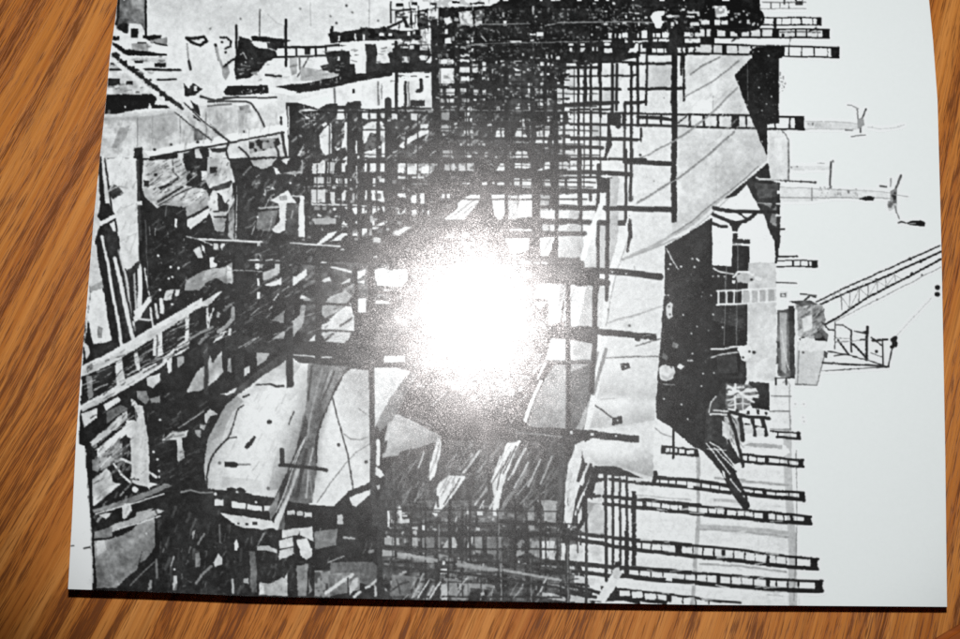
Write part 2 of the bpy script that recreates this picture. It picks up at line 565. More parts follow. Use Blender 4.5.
PRINT = r"""
@printed_quay_wall
p 212 14 1 | 118,0 400,0 420,30 440,60 300,100 260,130 200,160 90,160
p 196 26 1 | 105,113 180,108 225,103 262,110 285,124 285,160 95,160
p 208 10 1 | 146,0 345,0 400,10 400,24 330,36 260,70 225,84 165,90 166,62 160,36 146,34
p 98 48 1 | 117,0 146,0 146,34 141,24 129,23 126,33 116,30
l 38 2 | 145.4,0 145.4,18 146,35
l 40 2.4 | 118,0 118,14 116,24
b 215 | 114,29,122,34
p 45 20 1 | 123,22 128,24 128,33 124,33 116,28 118,25
p 208 8 0 | 129,23 141,24 142,41 130,40
b 34 | 131,28,138,37
p 32 8 0 | 143,35 161,35 160,39 150,41 143,38
p 122 25 1 | 150,40 161,38 167,37 167,45 150,43
l 40 1.4 | 154,42.5 167,45
b 40 | 112,36,119,40 137,42,146,45
p 30 8 0 | 112,42 118,44 125,49 146,51 167,54 167,55.5 146,55.5 124,54.5 113,46
p 214 5 0 | 122,42 128,41 131,45 130,49 124,48
p 130 40 1 | 131,43 150,44 148,51 131,49
p 208 12 1 | 148,44 167,46 167,52 148,50
p 168 44 1 | 131,56 150,57 167,57 167,62 140,62 130,60
p 205 15 1 | 142,62 155,62 154,68 142,67
b 36 | 154.5,62.5,166,67 134,60,143,63
l 34 2.2 | 134,70 150,69 180,70
l 40 1.5 | 150,79.5 176,79
p 175 45 1 | 108,64 125,66 150,80 152,94 106,94
b 40 | 108,78,120,85 126,81,133,85 109,68,122,70 110,62,116,64
p 26 6 0 | 106,94 154.5,94 156,99 154,104 170,105.5 170,108 150,108 134,109.4 116,114 104,114
p 220 4 0 | 148.5,103 150.5,103 151.5,109 148,109
c 215 0.8 | 125,106.5
l 168 3 | 105,119 140,118 180,113
l 205 2 | 105,115.5 140,114 178,109
p 152 22 1 | 120,128 130,125 126,138 116,148 111,147
p 170 20 1 | 135,120 178,115 178,130 160,140 138,135
l 130 1 | 180,114 180,148
p 100 40 1 | 192,122 196,126 199,138 194,141
p 120 35 1 | 198,130 206,134 204,142 196,141
l 60 2 | 200,96 215,100 238,97
p 34 10 0 | 190,100 198,105 200,112 194,110
l 206 3.2 | 111,46 128,59 150,76 180,102 200,118 212,127
l 206 3.2 | 109,57 125,70 140,82 175,110 196,127
l 60 1.5 | 183,103 203,121 226,139
l 70 1.4 | 175,112 195,127 211,139.5
b 42 | 114,52,120,56 122,60,127,63 129,66,135,70 137,72,143,76 145,79,150,83 152,85,158,89 159,91,165,96 165,97,172,101 175,102,181,106
p 48 10 0 | 192,108 200,112 201,122 194,118
l 70 1.4 | 203,122 211,128 226,139
p 222 6 1 | 144,151 170,146 195,141 210,138 262,127 286,122.5 287,130 262,135 210,145.5 175,152 150,157
l 46 1.8 | 150,157 175,152.5 196,148 210,146 250,138.5 284,132
p 42 18 1 | 155,156 177,152 177,160 154,160
p 42 18 1 | 183,153 195,149 196,159 183,160
p 36 8 0 | 199,149 208,147 209,157 203,159
b 40 | 134,147,142,160
c 50 1.4 | 154,149 171,144 197,142 244,131
k 165 185 60 12 3 80 111 | 108,116 280,108 280,128 200,142 110,155
k 150 180 40 10 2.4 85 112 | 205,112 280,108 282,128 208,140
k 60 150 24 9 2 3 113 | 108,45 165,45 165,92 108,92
k 180 200 60 5 1.4 50 114 | 150,2 400,2 400,24 330,34 210,60
@printed_dock_equipment
l 34 2.6 | 186,37.5 196,38 204,36.5 207,40.5 200,45 191,41.5 186,37.5
l 140 1.6 | 187,43 187.5,52 189,64
l 46 2.4 | 188.5,61 190,69
p 44 20 1 | 183,82 188,88 193,83 203,89 195,95 184,96
b 215 | 194,86,197,91
l 60 2 | 215,44 217,52 219,60
l 150 2.5 | 216,46 219,58 223,70
l 40 1.8 | 220,37 226,37.5 231,41 230,46 225,48
c 40 1.2 | 221.5,41.5 215.5,45 225,52
p 120 35 1 | 222,66 228,63 230,72 226,80 223,76
l 38 2 | 224,66 230,61 238,57
l 32 2.2 | 236,25 236.2,40 237,62
l 40 1 | 259.8,10 259.6,38
p 34 16 1 | 239,36 251,40 256,47 264,47 275,50 277,56 272,59 266,62 261,69 250,77 236,80 234,70 235,56 238,48
l 175 1 | 240,54 243,52 246,58
c 160 0.7 | 241,64 249,66 245,62 252,58
p 36 8 0 | 251,36 262,36 285,38.5 292,40 285,42.5 275,42 252,41
p 214 6 0 | 251,42 262,44.5 268,48 256,47
p 44 14 1 | 266,42 284,42 284,47 276,50 267,47
b 212 | 277.5,48,284.5,55.5
p 215 6 0 | 266,62 285,61 287,74 264,77
l 34 2.6 | 285.5,20 285.8,42 286,65
l 36 2.2 | 276,46 290,47 318,46.5 345,44.5
l 38 1.8 | 275,56.5 300,55.8 326,55.5
l 40 1.8 | 296,47 296.2,56
l 40 1.5 | 325.5,46 325.7,56
l 40 2 | 315,46 315.5,56
b 38 | 304,46,310,54
p 150 30 1 | 289,57 297,57 296,73 291,75
l 78 1.8 | 299,57 299.5,69
l 80 1.5 | 308,57 302,68 297,76
c 60 1.8 | 306,73 316,72
p 165 25 1 | 300,66 330,72 340,74 320,80 300,80
l 40 2 | 266,75 281,76
p 42 18 1 | 325,52 344,50 352,62 354,70 340,74 322,70 320,66 328,64
b 208 | 337.5,56,341,60
p 26 8 0 | 223,91 227,86 234,85 268,85 269,93 240,95 225,94.5
d 190 0.7 12 3 | 235,88 265,88 265,95 240,94
l 48 1.5 | 223,97.6 276,97.4
p 32 8 0 | 275,86 312,82 340,75 372,71.5 392,70 392,75 355,82 312,91 297,92.6 288,90
p 222 4 0 | 268,87 276,87 297,92 292,95 270,92
d 180 0.7 14 4 | 310,83 345,76 345,80 312,88
l 60 1.8 | 208,101 246,101.3 251,103.5 258,113 264,126
l 105 2 | 208,105.5 231,104
p 130 40 1 | 239,106 250,104 251,112 241,113
p 158 20 1 | 238,110 245,110 243,128 239,126
l 46 2 | 281,117 281.3,123.5
l 60 2 | 210,125 224,137 230,142
l 42 2 | 228,142 226,150 228,158
l 46 1.6 | 239,147 246,153 250,160
p 80 70 2 | 249,141 265,138 278,137 281,144 270,148 262,151 250,153
l 44 2.6 | 282,132 284,146 287,160
l 50 2 | 274,142 278,152 279,160
p 50 22 1 | 210,148 228,147 226,151 212,152
@printed_scaffolding
p 44 18 1 | 286,102 297,102 318,108 330,103 360,101 380,108 404,106 430,106 460,110 460,160 289,160
l 200 1.2 | 288.4,106 288.6,134
p 208 12 1 | 319,135 326,126 331,122 331,153 325,155 321,148
d 190 1.1 14 5 | 296,105 320,109 326,130 312,125 300,118
p 205 8 0 | 301,109 313,108.5 318,110 304,111
p 200 8 0 | 304,115 309,117 311,119 306,118
p 205 10 0 | 321,124 325,121.5 327,123 323,127
p 190 16 1 | 295,160 299,153 304,143 300,158
p 36 22 2 | 360,27 378,28 385,26 392,29 405,30 422,30 422,40 400,40 362,41.5
p 34 14 1 | 328,33 332,31 340,32 350,30 362,29 362,41 330,43
b 34 | 330.4,26,333,36
b 210 | 338,35,340,41 354.5,33,356,40 362.5,34,364.5,40 379,33,384,36 388,33,392,36 407,31,410,35 412,30,415,34
c 70 1.2 | 336,23 346,5
l 150 0.8 | 369,0 369,28
l 70 1.8 | 390.5,2 391,22
l 40 2.2 | 388,27 396,23.5 402,20.5
l 36 3 | 404,18 407,25.5
b 36 | 396,3,403,6.5 411,1,415,5 423,2,431,3.5 443,1,446,3
l 44 1.8 | 396,12 403,10 410,9.5 
p 42 25 2 | 417,10 428,8 429,28 418,30
b 205 | 420,11,424,13 420,15,424,17 425,12,427,15
p 218 6 0 | 340,42 356,41 400,39 414,39 414,43.5 380,45 340,44.6
p 40 14 1 | 340,52 349,50 355,64 356,74 338,76
p 38 14 1 | 365,44 376,44 377,55 376,63 400,62 460,63 460,70 400,73 380,71 366,72 366,60
p 38 16 1 | 388,54 393,48 400,44 428,44 431,56 424,64 412,62 403,64 390,64
b 210 | 377,46,386,53.5 376,55.5,387,62 350,46,355,53 350,56,356,63.5 361,46,365,54 361.5,55,366,73
b 200 | 388,47,392.5,52 401,46,408,47.5 402,56,409,62 409,45,414,49 420,45,424,50
p 214 8 0 | 418,56 424,54 428,56 426,60 420,60
p 214 10 1 | 340,86 357,82.6 357,100 349,100 345,105 338,105 332,98 333,88
l 90 2 | 334,88 334.5,102
b 46 | 352,89,354.5,93
p 214 10 1 | 361,82 392,80 392,98 386,104 380,108.5 361,108.5
l 110 1.6 | 377.6,82 378.5,104
l 120 1.2 | 381.5,84 381.3,98
p 205 12 1 | 395.5,82 399,82 399,95 396,97
p 206 14 1 | 403,81 433,79 433,108 410,106 404,108
l 40 3.4 | 421,80 421,90 417,91
p 222 5 0 | 412,93 426,92 425,98 411,100
b 40 | 410,100,425,106
l 110 1.5 | 408,82 409,106
p 196 20 1 | 338,109 344,109 344,119 336,119
p 205 14 1 | 344,122 350,122 350,140 344,146 341,148 344,136
p 205 12 1 | 363,110 368,111 368,119 362,118
b 198 | 370,111,379,119 381,111,385,118 346,111,349,118 396,111,400,119
p 205 14 1 | 363,126 368,122 382,121.5 384,124 372,138 363,144
p 160 40 2 | 380,124 389,131 386,140 374,142
p 60 30 2 | 371,132 376,134 380,142 372,150 364,150 366,142
p 208 12 1 | 364,152 379,147 378,157 364,157
p 206 14 1 | 381,144 389,140 389,157 381,157
p 214 8 0 | 397,146 408,138 408,141 400,148
p 200 16 1 | 397,151 404,148 403,157 397,157
p 210 8 0 | 410,138 420,130 430,129 428,133 415,138
p 150 50 2 | 411,142 431,138 431,158 410,158
p 120 60 2 | 405,110 425,110 431,120 412,122
p 170 40 2 | 440,110 452,112 450,128 441,126
b 210 | 355.5,148,357,152 356,140,357.5,153
l 215 2 | 337,149 346,145 348,152
p 205 8 0 | 342,160 350,152 349,158 346,160
p 33 12 1 | 432,6 490,6 500,0 640,0 760,0 760,26 700,60 660,58 640,52 600,80 575,96 575,175 432,175
w 50 120 120 5 4 71 | 440,64 574,64 574,160 400,160 400,115 440,112
p 46 26 1 | 436,62 576,62 576,175 392,175 392,112 436,112
w 40 110 240 4 3 75 | 440,8 640,4 640,30 600,40 580,62 440,62
x 22 8 16 .7 1.6 76 | 440,8 660,4 650,46 580,62 440,62
d 205 1.4 40 8 | 400,0 490,0 488,6 440,8 410,8
p 204 30 2 | 400,0 490,0 489,5 455,7 432,7 405,8
b 40 | 452,1,460,3 470,2,484,4 430,2,436,4 411,2,417,5
p 200 16 1 | 430,9 438,8 438,25 431,26
p 192 24 1 | 443,18 450,16 452,22 447,25
p 150 60 2 | 458,12 472,10 473,26 460,24
p 140 60 2 | 475,10 484,9 482,24 475,26
b 200 | 420,30,423,36 424.5,30,428,36 420,38,423,43 424.5,38,428,43 420,45,428,50 433,30,436,35 445,29,448,34 445,37.5,451,43
b 212 | 439,59,453.5,64 439,68,453.5,83
p 200 30 1 | 439,86 454,85 453,108 447,104 440,109
l 50 3 | 444,88 445,100 448,108
b 205 | 503,20.5,506,24 536.5,31.5,543.5,36 530,33,536,34.6 530,39,533.5,41 471,37,473,42 471,48,473,51.5 510,40.5,521,42.2
b 150 | 532,6,534,14 502,12,504,17 468,44.4,485,45.4
l 150 0.8 | 455,24.2 500,24 530,23.6
l 160 0.8 | 545,25 560,22.3 640,21.6 652,22
l 130 0.7 | 470,44 540,42 600,41
l 150 1.6 | 461,17 468,24 471,26
l 160 1.6 | 481,36 486,41
b 210 | 460,54,469,56.2 460,59,469,62 472,59,475,61 472,64,478,72 481,62,486,71 460,66,470,72 461,76,469,80 500,59,508,61.5 500,65,508,67 514,59,522,61 546,54,548,58 551,54,552.4,58 556,56,561,59 540,62,544,66 547,62,549,66 551,64,553,66 539,73,543,75 546,73,549,75 556,72,557.4,75 568,43,573,45 569,47,572,51 567,57,576,59 566,62,576,66 566,69,575.5,73 565,77,574,79
b 170 | 501,74,508,75.5 530,56,532,58 515,73,521,75 536,57,540,58 491,69,493,73 495,61,497,63 527,68,529,70 491,47,493,51
p 210 6 0 | 513,67 518,69 522,70 516,70.5
b 212 | 608,32,612,38 615,33,616,37 619,33,621,38 622.5,32,628,37 641,30,647,38 637,33,638.4,37 653,33,655,37 656,33,660,37 662,32,672,37 653,39,657,41 658.5,38.5,671,41 666,15,679,17 671,22,674,26 676,21,678,24
p 226 4 0 | 653,12 660,11 665,11 664,15 661,16 661,20 664,22 662,24 660,28 656,28 654,24 652,20 650,16
b 190 | 625,15,627,18 629,12,633,13.2 634,12,639,13.2 633,17,635,19 637,17,640,18.4 644,16,647,18 618,23,620,24.4 622,22,626,24 638,22,640,25.5 645,22,648,23.4 603,23,608,25 596,26,597,28 591,33,593,35 604,10,607,12 612,2,615,4 593,2,596,4
d 150 0.7 90 11 | 585,4 645,4 650,28 590,30
d 130 0.7 160 12 | 460,10 580,5 580,60 470,70
d 140 0.8 120 13 | 440,70 570,60 570,160 440,160
b 205 | 603,40,611,42 625,40,628,42 633,40,648,42 580,43,584,45 604,43,610,45 580,47,585,51 591,47,593.5,51 596,47,597.5,51 604,48,612,52 640,44,642,48 640,48,646,52 652,48,656,52 657,48,663,52 664,48,666,52 677,47,681,52 683,47,686,52 688,47,700,52 684,32,693,37 695,32,700,37 685,38,700,42.5 672,22,674,26 688,11,699,13 686,15,694,17 690,22,699,26
p 214 6 0 | 628,52 630,48 634,47 635,43 638,43 638,52
@printed_quay_wall
p 36 12 1 | 92,158 290,158 300,160 570,160 620,260 600,440 560,520 600,612 80,612 85,560 78,450 84,330 96,230
p 196 14 1 | 95,185 103,160 108,205 112,214 101,223 92,245 88,320 84,345 90,260
p 212 12 1 | 104,158 137,158 137.4,205 139,240 141,260 134,268 127,271 121,262 119,240 115,215 110,206
p 60 20 1 | 107,186 115,184 124,193 113,199 110,195
l 150 1.5 | 110,190 119,186 127,188
l 170 0.8 | 122,208 134,203
l 170 0.7 | 118,242 138,232
p 34 8 0 | 98,156 101,156 104,178 108,205 116,240 122,264 118,266 112,236 105,212 100,206 99,180
p 200 10 1 | 101,156 104,156 108,180 110,206 106,208 103,180
l 40 1.6 | 104.5,158 109,190 113,216
p 36 10 1 | 100,203 109,203 112,214 101,222 97,216
p 208 8 0 | 99,222 115,213.6 117,217 100,226
p 44 18 1 | 103,226 115,220 122,264 131,320 140,345 128,345 116,320 108,268
p 204 8 0 | 109,224 114,221 116,231 113,231
l 32 5 | 139,158 140,200 141,240 143,290 147,296
l 60 2.4 | 137.4,160 138.5,200 140,240
b 205 | 137,201,142,205
p 196 16 1 | 91,245 96,244 99,266 105,273 104,281 90,287 89,272
p 120 30 1 | 90,287 103,280 104,288 90,292
p 210 10 1 | 90,292 102,288 106,300 108,320 111,340 104,343 94,344 91,336 88,316
p 130 30 1 | 98,326 103,328 102,338 98,338
p 34 8 0 | 97,238 103,238 108,268 113,300 119,330 121,343 112,342 106,310 104,288 99,266
l 200 3 | 101.5,236 107,260 113,295 118,320 120,338 122,350
l 38 2.4 | 105,240 112,270 119,310 124,340
l 204 4 | 114.5,258 121,285 128,318 134,345 138,368
l 120 2.2 | 118.6,250 125,276 130,305 135,330
l 190 2 | 120,252 126,278 131,305 134,325
l 40 1.6 | 128,270 131,300 133,320
l 170 2.2 | 133.6,271 135.5,300 136,318
l 207 4.4 | 139,266 140,288 139,306
l 195 1.4 | 144.5,268 147,285 149,295
p 60 20 1 | 126,272 136,262 141,260 138,268 128,280
l 90 0.8 | 145,220 147,262 148,290
p 208 8 0 | 148,297 152,296 151,301 138,320 135,322 133,318
p 205 12 1 | 133,311 145,303 141,315 136,320
l 190 2 | 136,318 150,320
l 198 2 | 150,308 152,320 153,326
l 190 2.6 | 155,304 157.5,318
d 130 0.6 60 41 | 150,215 232,235 236,330 150,370
d 200 0.6 40 42 | 145,215 232,235 236,330 150,290
@printed_ship_hull
p 208 8 0 | 626,54 684,55 752,55 735,76 751,118 767,156 767,163 730,196 690,230 666,246 664,290 661,330 656,400 655,420 653,476 585,456 580,446 588,415 598,370 604,325 600,290 590,250 600,190 606,150 615,110
k 50 95 70 12 2 35 101 | 145,215 235,240 236,330 150,390
@printed_debris
p 190 32 1 | 143,160 182,158 188,175 186,186 200,188 208,191 192,203 184,207 175,206 165,204 158,206.5 157,208 150,201 144,196 142,187
p 38 10 0 | 157,187 166,184 178,177 178,180 162,190
l 44 2 | 158,201 170,194 182,187
b 38 | 143.6,180,148.6,186 154,173,157,176
p 160 24 1 | 157,172 170,168 176,170 165,182 156,180
l 90 1.4 | 172,160 173,172 179,178
p 190 20 1 | 160,166 172,168 168,176 158,178
p 36 14 1 | 189,158 206,158 207,176 206,190 198,188 190,186 186,178
c 214 1.2 | 193.8,173
b 212 | 201.4,170.5,206.6,180
p 150 22 1 | 185,207 196,200 208,191 211,205 198,212 187,218
l 40 1.4 | 186,218.6 198,212 211,204.4
p 206 16 1 | 187,220 198,214 208,208 211,208 206,217 190,229 187,226
p 210 4 0 | 174.4,218 177,218.4 176.6,227 174,226
l 100 1 | 166,206 165,216
l 150 1 | 149,227 149.6,234
l 150 0.9 | 155,228 155,235
p 186 34 1 | 208,158 237,158 235,182 222,186 210,190 206,182
p 48 14 1 | 210,166 217,167 216,172 210,174
p 196 18 1 | 208,200 213,190 228,186 232,182 234,200 229,210 215,230 209,212
p 40 10 1 | 217,192 222,196 224,202 228,204 228,210 218,210
l 40 2.4 | 208,191 220,186 231,182
p 60 20 1 | 210,188 224,183 232,182 230,187 216,191
l 50 1.6 | 214,211 226,210.4
l 50 1.6 | 214,217 226,216.6
p 165 25 1 | 212,219 226,218 224,232 216,231
p 130 30 1 | 228,212 234,205 234,240 228,236
l 198 2.6 | 238,186 237,210 236.6,240
l 185 2.4 | 243,224 244,240
p 196 10 1 | 193,250 200,246 203,258 198,257
p 150 24 1 | 186,280 205,270 226,266 232,262 233,282 226,284 216,278 206,282 200,290 184,290
p 185 22 1 | 206,270 226,267 224,276 210,278 202,281
p 208 8 0 | 226,265 231,268 232,284 227,282
p 212 6 0 | 209,257 214,257 213,262 217,264 216,267 210,268
b 200 | 213,243,218,250 221,243,225,250 205,300,208,306
p 200 8 0 | 201,244 204,246 205,253 202,250
p 196 16 1 | 166,290 173.6,289 171,300 163,300
p 200 10 1 | 175,289 180,289 178,296 175,296
p 150 26 1 | 184,284 198,282 200,290 186,290
c 214 1.2 | 170,267 178,268 168.6,278 172,276.6 158,255.6 160,289.5 172,304
l 190 1 | 186,236 198,239 212,245
l 150 0.8 | 183,266 190,262
p 200 18 1 | 218,292 222,291 211,303 197,309 193,306
l 205 2.2 | 207,308 208,320
l 200 1.6 | 213,309 209,321
b 170 | 216,312,219,317
@printed_timber_staging
p 206 10 1 | 82,366 105,354 128,341.6 160,322 178,311 196,301 203,297 200,306 180,320 165,330 150,340 130,352 108,366 82,377
p 120 40 1 | 86,368 92,363 93,369 87,373
l 34 2 | 82,378 108,367 130,354 150,342
p 206 10 1 | 115,358 121,357 125,381 116,384
b 210 | 185,312,188.6,346
l 206 4.2 | 161,300 162,312
p 208 8 0 | 153,336 162,332 162.6,357 153,356
l 50 1.2 | 157,335 157,356
p 190 16 1 | 83,341 88,345 90,352 86,360
p 206 12 1 | 80,406 95,397 104,390 130,376 156,362 170,352 182,342 190,340 189,348 181,354 172,357 157,370 140,381 120,392 100,403 82,412
p 60 20 1 | 156,358 163,354 162,362 156,366
b 40 | 174,350,177,354 182,352,184,356
p 200 10 1 | 166,360 172,357 171,372 168,374
p 150 20 1 | 177,357 184,356 184,362 178,368
p 190 18 1 | 146,378 160,373 160,381 152,388 147,386
p 120 20 1 | 86,376 92,376 93,396 88,400
p 36 8 0 | 96,385 116,380 116,385 98,396
p 206 14 1 | 81,414 97,408 97,417 84,428
p 206 12 1 | 103,405 118,396 121,400 106,411
p 100 34 1 | 106,412 120,404 128,408 106,424
p 182 20 1 | 90,442 106,428 127,409 128,420 112,431 92,447
l 36 2 | 98,446 112,434 127,420
p 212 10 1 | 97,450 112,436 127,424 130,430 114,444 98,457
p 206 12 1 | 130,399 134,400 137,404 147,406 149,440 150,490 131,472 130,438 126,436 126,420 134,420
p 34 8 0 | 129,407 133,406 138,416 136,422 131,417
p 130 30 1 | 136,391 146,391 149,398 146,405 137,398
p 130 24 1 | 150,398 160,396 160,408 152,406
p 120 40 2 | 97,458 112,446 122,440 122,460 100,470
p 110 40 1 | 112,446 120,436 118,456 112,458
p 196 14 1 | 97,452 106,446 104,454 98,460
p 177 24 1 | 186,391 192,380 197,372 208,362 210,355 213,362 221,351 223,372 216,380 209,386 198,391 188,392
b 34 | 211.6,352,213.8,362
p 150 24 1 | 228,358 231,358 231.6,372 227,371
p 200 12 1 | 213,343 220,332 226,330 222,338 214,343
b 204 | 228,328,231,335 245,339.6,247,343
p 196 18 1 | 242,369 250,365 250,372 242,378 241,374
p 150 24 1 | 256,352 270,351.6 266,360 257,366
p 204 8 0 | 220,394.6 226,393 237,387 239,390 227,395
l 196 1.6 | 206.6,308 207.4,330
l 190 1.4 | 213,308 208,328
l 130 2.5 | 190,339 200,333 212,327
l 150 4 | 233,308 233,318 226,326 218,331
p 140 26 1 | 270,320 284,311 284,323 276,321
p 165 20 1 | 271,338.6 282,331 285,332 284,338.6
p 38 10 1 | 142,404 200,398 236,394 222,410 209,440 205,470 206,500 150,500 148,440
l 160 1.2 | 178,428 190,420 203,411
p 190 20 1 | 162,440 172,431 180,432 188,430 186,437 181,438 185,458 178,462 176,440 168,440
p 150 34 1 | 163,436 165,432 163,446
p 196 18 1 | 204,414 210,409 218,414 210,416 206,424 204,420
p 150 24 1 | 200,424 206,425 204,430 200,428
p 140 24 1 | 195,430 201,430 200,438 196,436
c 204 1.2 | 160,420 153,452 157,459 159,471 159,477
p 120 24 1 | 92,460 100,456 98,472 92,470
p 185 24 1 | 92,480 106,468 111,472 113,482 120,484 93,506 92,495
p 210 8 0 | 93,498 110,486 121,484 93,506.6
l 205 2.2 | 114,464 122,475 131,483
l 205 2.4 | 121,458.4 132,464 146,470 156,477
p 208 10 1 | 131,468 142,475 137,479 130,478
p 206 16 1 | 130,479 146,481 158,484 150,487 134,484
c 214 3 | 134.8,489.6
p 130 16 1 | 92,510 120,501 150,490 166,483 172,486 150,496 120,507 94,513
p 196 14 1 | 98,515 112,512 106,519
p 205 12 1 | 122,504 130,503 132,510 124,520 122,518
p 165 24 1 | 136,512 154,508 148,514 136,517
p 170 16 1 | 108,527 120,522 140,515 158,509 164,511 146,520 110,531
p 112 34 1 | 94,532 112,526 112,536 94,539
p 135 34 1 | 94,541 112,538 130,528 154,514 155,546 146,560 140,563 142,550 138,568 124,580 116,588 96,588
p 34 8 0 | 113,531 128,527 140,522 132,530 116,537
p 185 20 1 | 96,541 104,540 106,550 97,556
p 185 20 1 | 110,575 116,578 120,584 112,588
l 110 1.2 | 130,586 142,573 154,562
l 110 2.4 | 156,560 156.6,578
p 130 24 1 | 149,580 152,580 151,590 148,590
b 170 | 173,576,176.6,590
l 150 1.6 | 174,557 171,566
c 204 1 | 146,533 174,569.6
k 80 190 40 10 3 55 104 | 94,445 130,445 130,520 94,525
@paper_margin
p 226 3 0 | 66,440 84,446 90,530 92.6,590 60,592
p 200 4 0 | 84,446 85,446 93,560 92.6,590 91.6,590 90,530
l 60 1.2 | 71,545.6 73.4,545.4
l 60 1.6 | 84,548 90,547
@printed_dock_floor
k 50 90 70 12 3 75 102 | 158,495 300,530 330,595 158,588
k 48 80 50 12 2 25 103 | 158,400 208,400 204,495 158,495
d 90 .8 60 43 | 190,540 300,530 330,600 180,595
d 62 1.2 60 44 | 150,500 300,540 330,600 150,592
p 206 8 0 | 236.4,539 239,547 237,551 234,550 234,544
p 186 14 1 | 218,553 222,558 222,564 214,567 213,562
p 120 24 1 | 195,553 199,552 200,566 195,567
p 150 24 1 | 192,532 193,540 195,530
l 120 2 | 198,544 204,534
l 110 1.6 | 219,525 219.6,542
l 120 2.6 | 196,583 204,572 211,566
p 100 24 1 | 249,551 255,551 257,592 251,592
p 120 30 1 | 255,548 262,534 266,531 258,546
p 175 18 1 | 257,546 268,545 277,549 277,553 266,550 257,550
p 165 26 1 | 259,582 270,584 282,577 287,580 288,596 259,595
p 205 8 0 | 259,583 264,586 264,594 259,595
p 190 10 1 | 284,578 287,572 287,580
l 170 2.4 | 232,580 233,593
p 150 24 1 | 243,579 248,578 249,584 243,583
@printed_rounded_hull
p 220 6 0 | 204,466 206,448 209,436 213,428 221,412 228,403 236,395 248,387 256,384 266,370 285,358 291,354 310,362 309,385 303,425 293,460 283,485 278,492 274,498 262,496 240,492 225,490 208,490 205,478
g 150 220 204,440 224,453 8 1 | 204,466 206,448 209,436 213,428 221,412 228,403 236,395 243,401 232,412 226,425 222,440 219,466 219,490 206,489
g 220 138 278,436 304,448 10 1 | 300,372 308,370 309,385 303,425 293,460 283,487 268,491 274,460 282,430 290,400
g 180 220 278,364 268,386 10 1 | 250,386 266,370 285,358 302,364 292,378 264,392
g 196 212 240,470 248,486 6 1 | 222,488 262,494 262,480 222,476
k 165 195 24 14 1.6 60 61 | 220,420 250,395 300,380 290,450 260,480 220,485
l 60 1.3 | 243,405 238,408 235,418 231,432 228,438 232,438 236,437.4
l 48 1.7 | 228,438.6 219,447 213,454 209,464 206.6,478 206.6,490
p 44 10 1 | 244,447 249,441 254,435 256,437 252,444 247,449
c 44 2.2 | 269,421.6
l 60 1.2 | 294,412 291,418 289,424
l 60 1.4 | 256,385 270,383.6
l 50 2 | 271,384 276,386 283,386
l 60 1.8 | 243,397 249,395
p 40 8 0 | 224,461 235,461.6 239,464 236,467 224,466.4
l 130 1.6 | 238,464 250,464.6
c 110 1.6 | 219,462.6 268,488
l 50 4 | 281.4,450 282.6,464
p 208 8 0 | 333,396 345,373 352,367 372,367 410,372 392,408 372,430 371,462 371,482 350,490 334,506 308,505 317,460 319,430
g 214 176 336,440 374,420 10 1 | 333,396 345,373 352,367 372,367 371,462 371,482 350,490 334,506 318,506 326,440
p 212 8 0 | 318,440 331,400 345,440 360,480 334,505 309,504 316,470
l 50 1.2 | 332,395 337,416 342,434 348,455 353,489
l 110 0.9 | 346,463 330,483 317,503
l 120 0.9 | 346,463 356,452 370,444
l 130 1.2 | 344,434 350,439 360,440 368,437
l 120 1 | 358,408 366,414
c 60 1.7 | 338.6,445 365.6,461.6
p 150 20 1 | 384,436 390,418 398,414 410,420 418,440 414,450 400,455 382,458
p 176 14 1 | 386,434 396,416 408,424 414,440 402,452 384,455
p 40 14 1 | 206,488 226,490 227,488 232,487 236,489 240,487 245,490 246,494 275,498 272,506 268,518 245,514 222,512 208,506
b 208 | 214.6,499,223.6,505.4
p 210 6 0 | 231,501 246,503 245.6,509 231,507
p 210 6 0 | 247.6,503.4 262.4,506.6 262,511 247,509
b 205 | 264,506,270,511
p 206 14 1 | 220,513 230,515 250,517 272,521 276,527 262,530 245,528 236,525 228,520
b 50 | 237,522.6,239,524 245,523,248,525 252,522,257,525
l 130 1.6 | 181,492 190,490 200,493 212,492
c 214 1.7 | 215,493.5
c 196 1.2 | 237,492 256,502
l 42 2.2 | 218,493 240,496 270,499
@printed_timber_staging
p 104 30 1 | 308,362 350,366 336,384 331,397 319,425 315.6,440 316,470 312,503 288,508 284,530 274,527 284,490 296,450 306,405
p 60 18 1 | 305,415 309,425 300,455 282,500 276,515 268,510 284,478 296,450
l 130 2 | 322,368 314,400 306,440
l 80 1.6 | 328,372 320,395 313,425
l 60 1.6 | 334,372 322,400
l 150 1.4 | 332,370 327,380
l 70 2.4 | 312,366 308,400
l 190 1.2 | 305,437 296,456 290,470
l 200 1.2 | 304,440 282,498 276,512
l 176 3.4 | 298,470 290,492 280,512 276,528
l 60 3 | 306,450 300,480 297,496
l 160 1.8 | 313,448 308,470 306,498
l 130 1.4 | 309,470 312,500
p 200 12 1 | 286,500 290,492 284,512 278,530 272,528 276,516
p 130 22 1 | 268,510 274,500 280,488 276,512 270,522
l 40 3.2 | 280,465 300,466.4 326,470
p 38 14 1 | 288,501 310,505 334,506 350,493 360,488 373,480 388,476 400,480 420,520 400,530 370,545 340,550 330,530 286,530 284,512
b 196 | 287,510,295,515 297,511,303,516 304,512,312,517 337,515,343,524
p 196 18 1 | 349,497 371,489 371,494 356,507 352,505
p 165 22 1 | 376,486 391,480 392,484 378,490
p 200 12 1 | 374,474 376,466 381,470 384,476 380,478
l 205 4 | 378,441 378,464
l 58 4.6 | 371.6,420 372.6,440 372.6,484 375,524
p 50 14 1 | 381,444 388,440 386,452 382,454
p 90 30 1 | 376,524 398,500 412,490 420,482 418,490 400,508 384,530
l 130 1.2 | 400,480 410,478 430,470
p 196 16 1 | 282,530 300,527 298,535 282,538
p 206 12 1 | 299,528 312,526 314,542 310,540 300,535
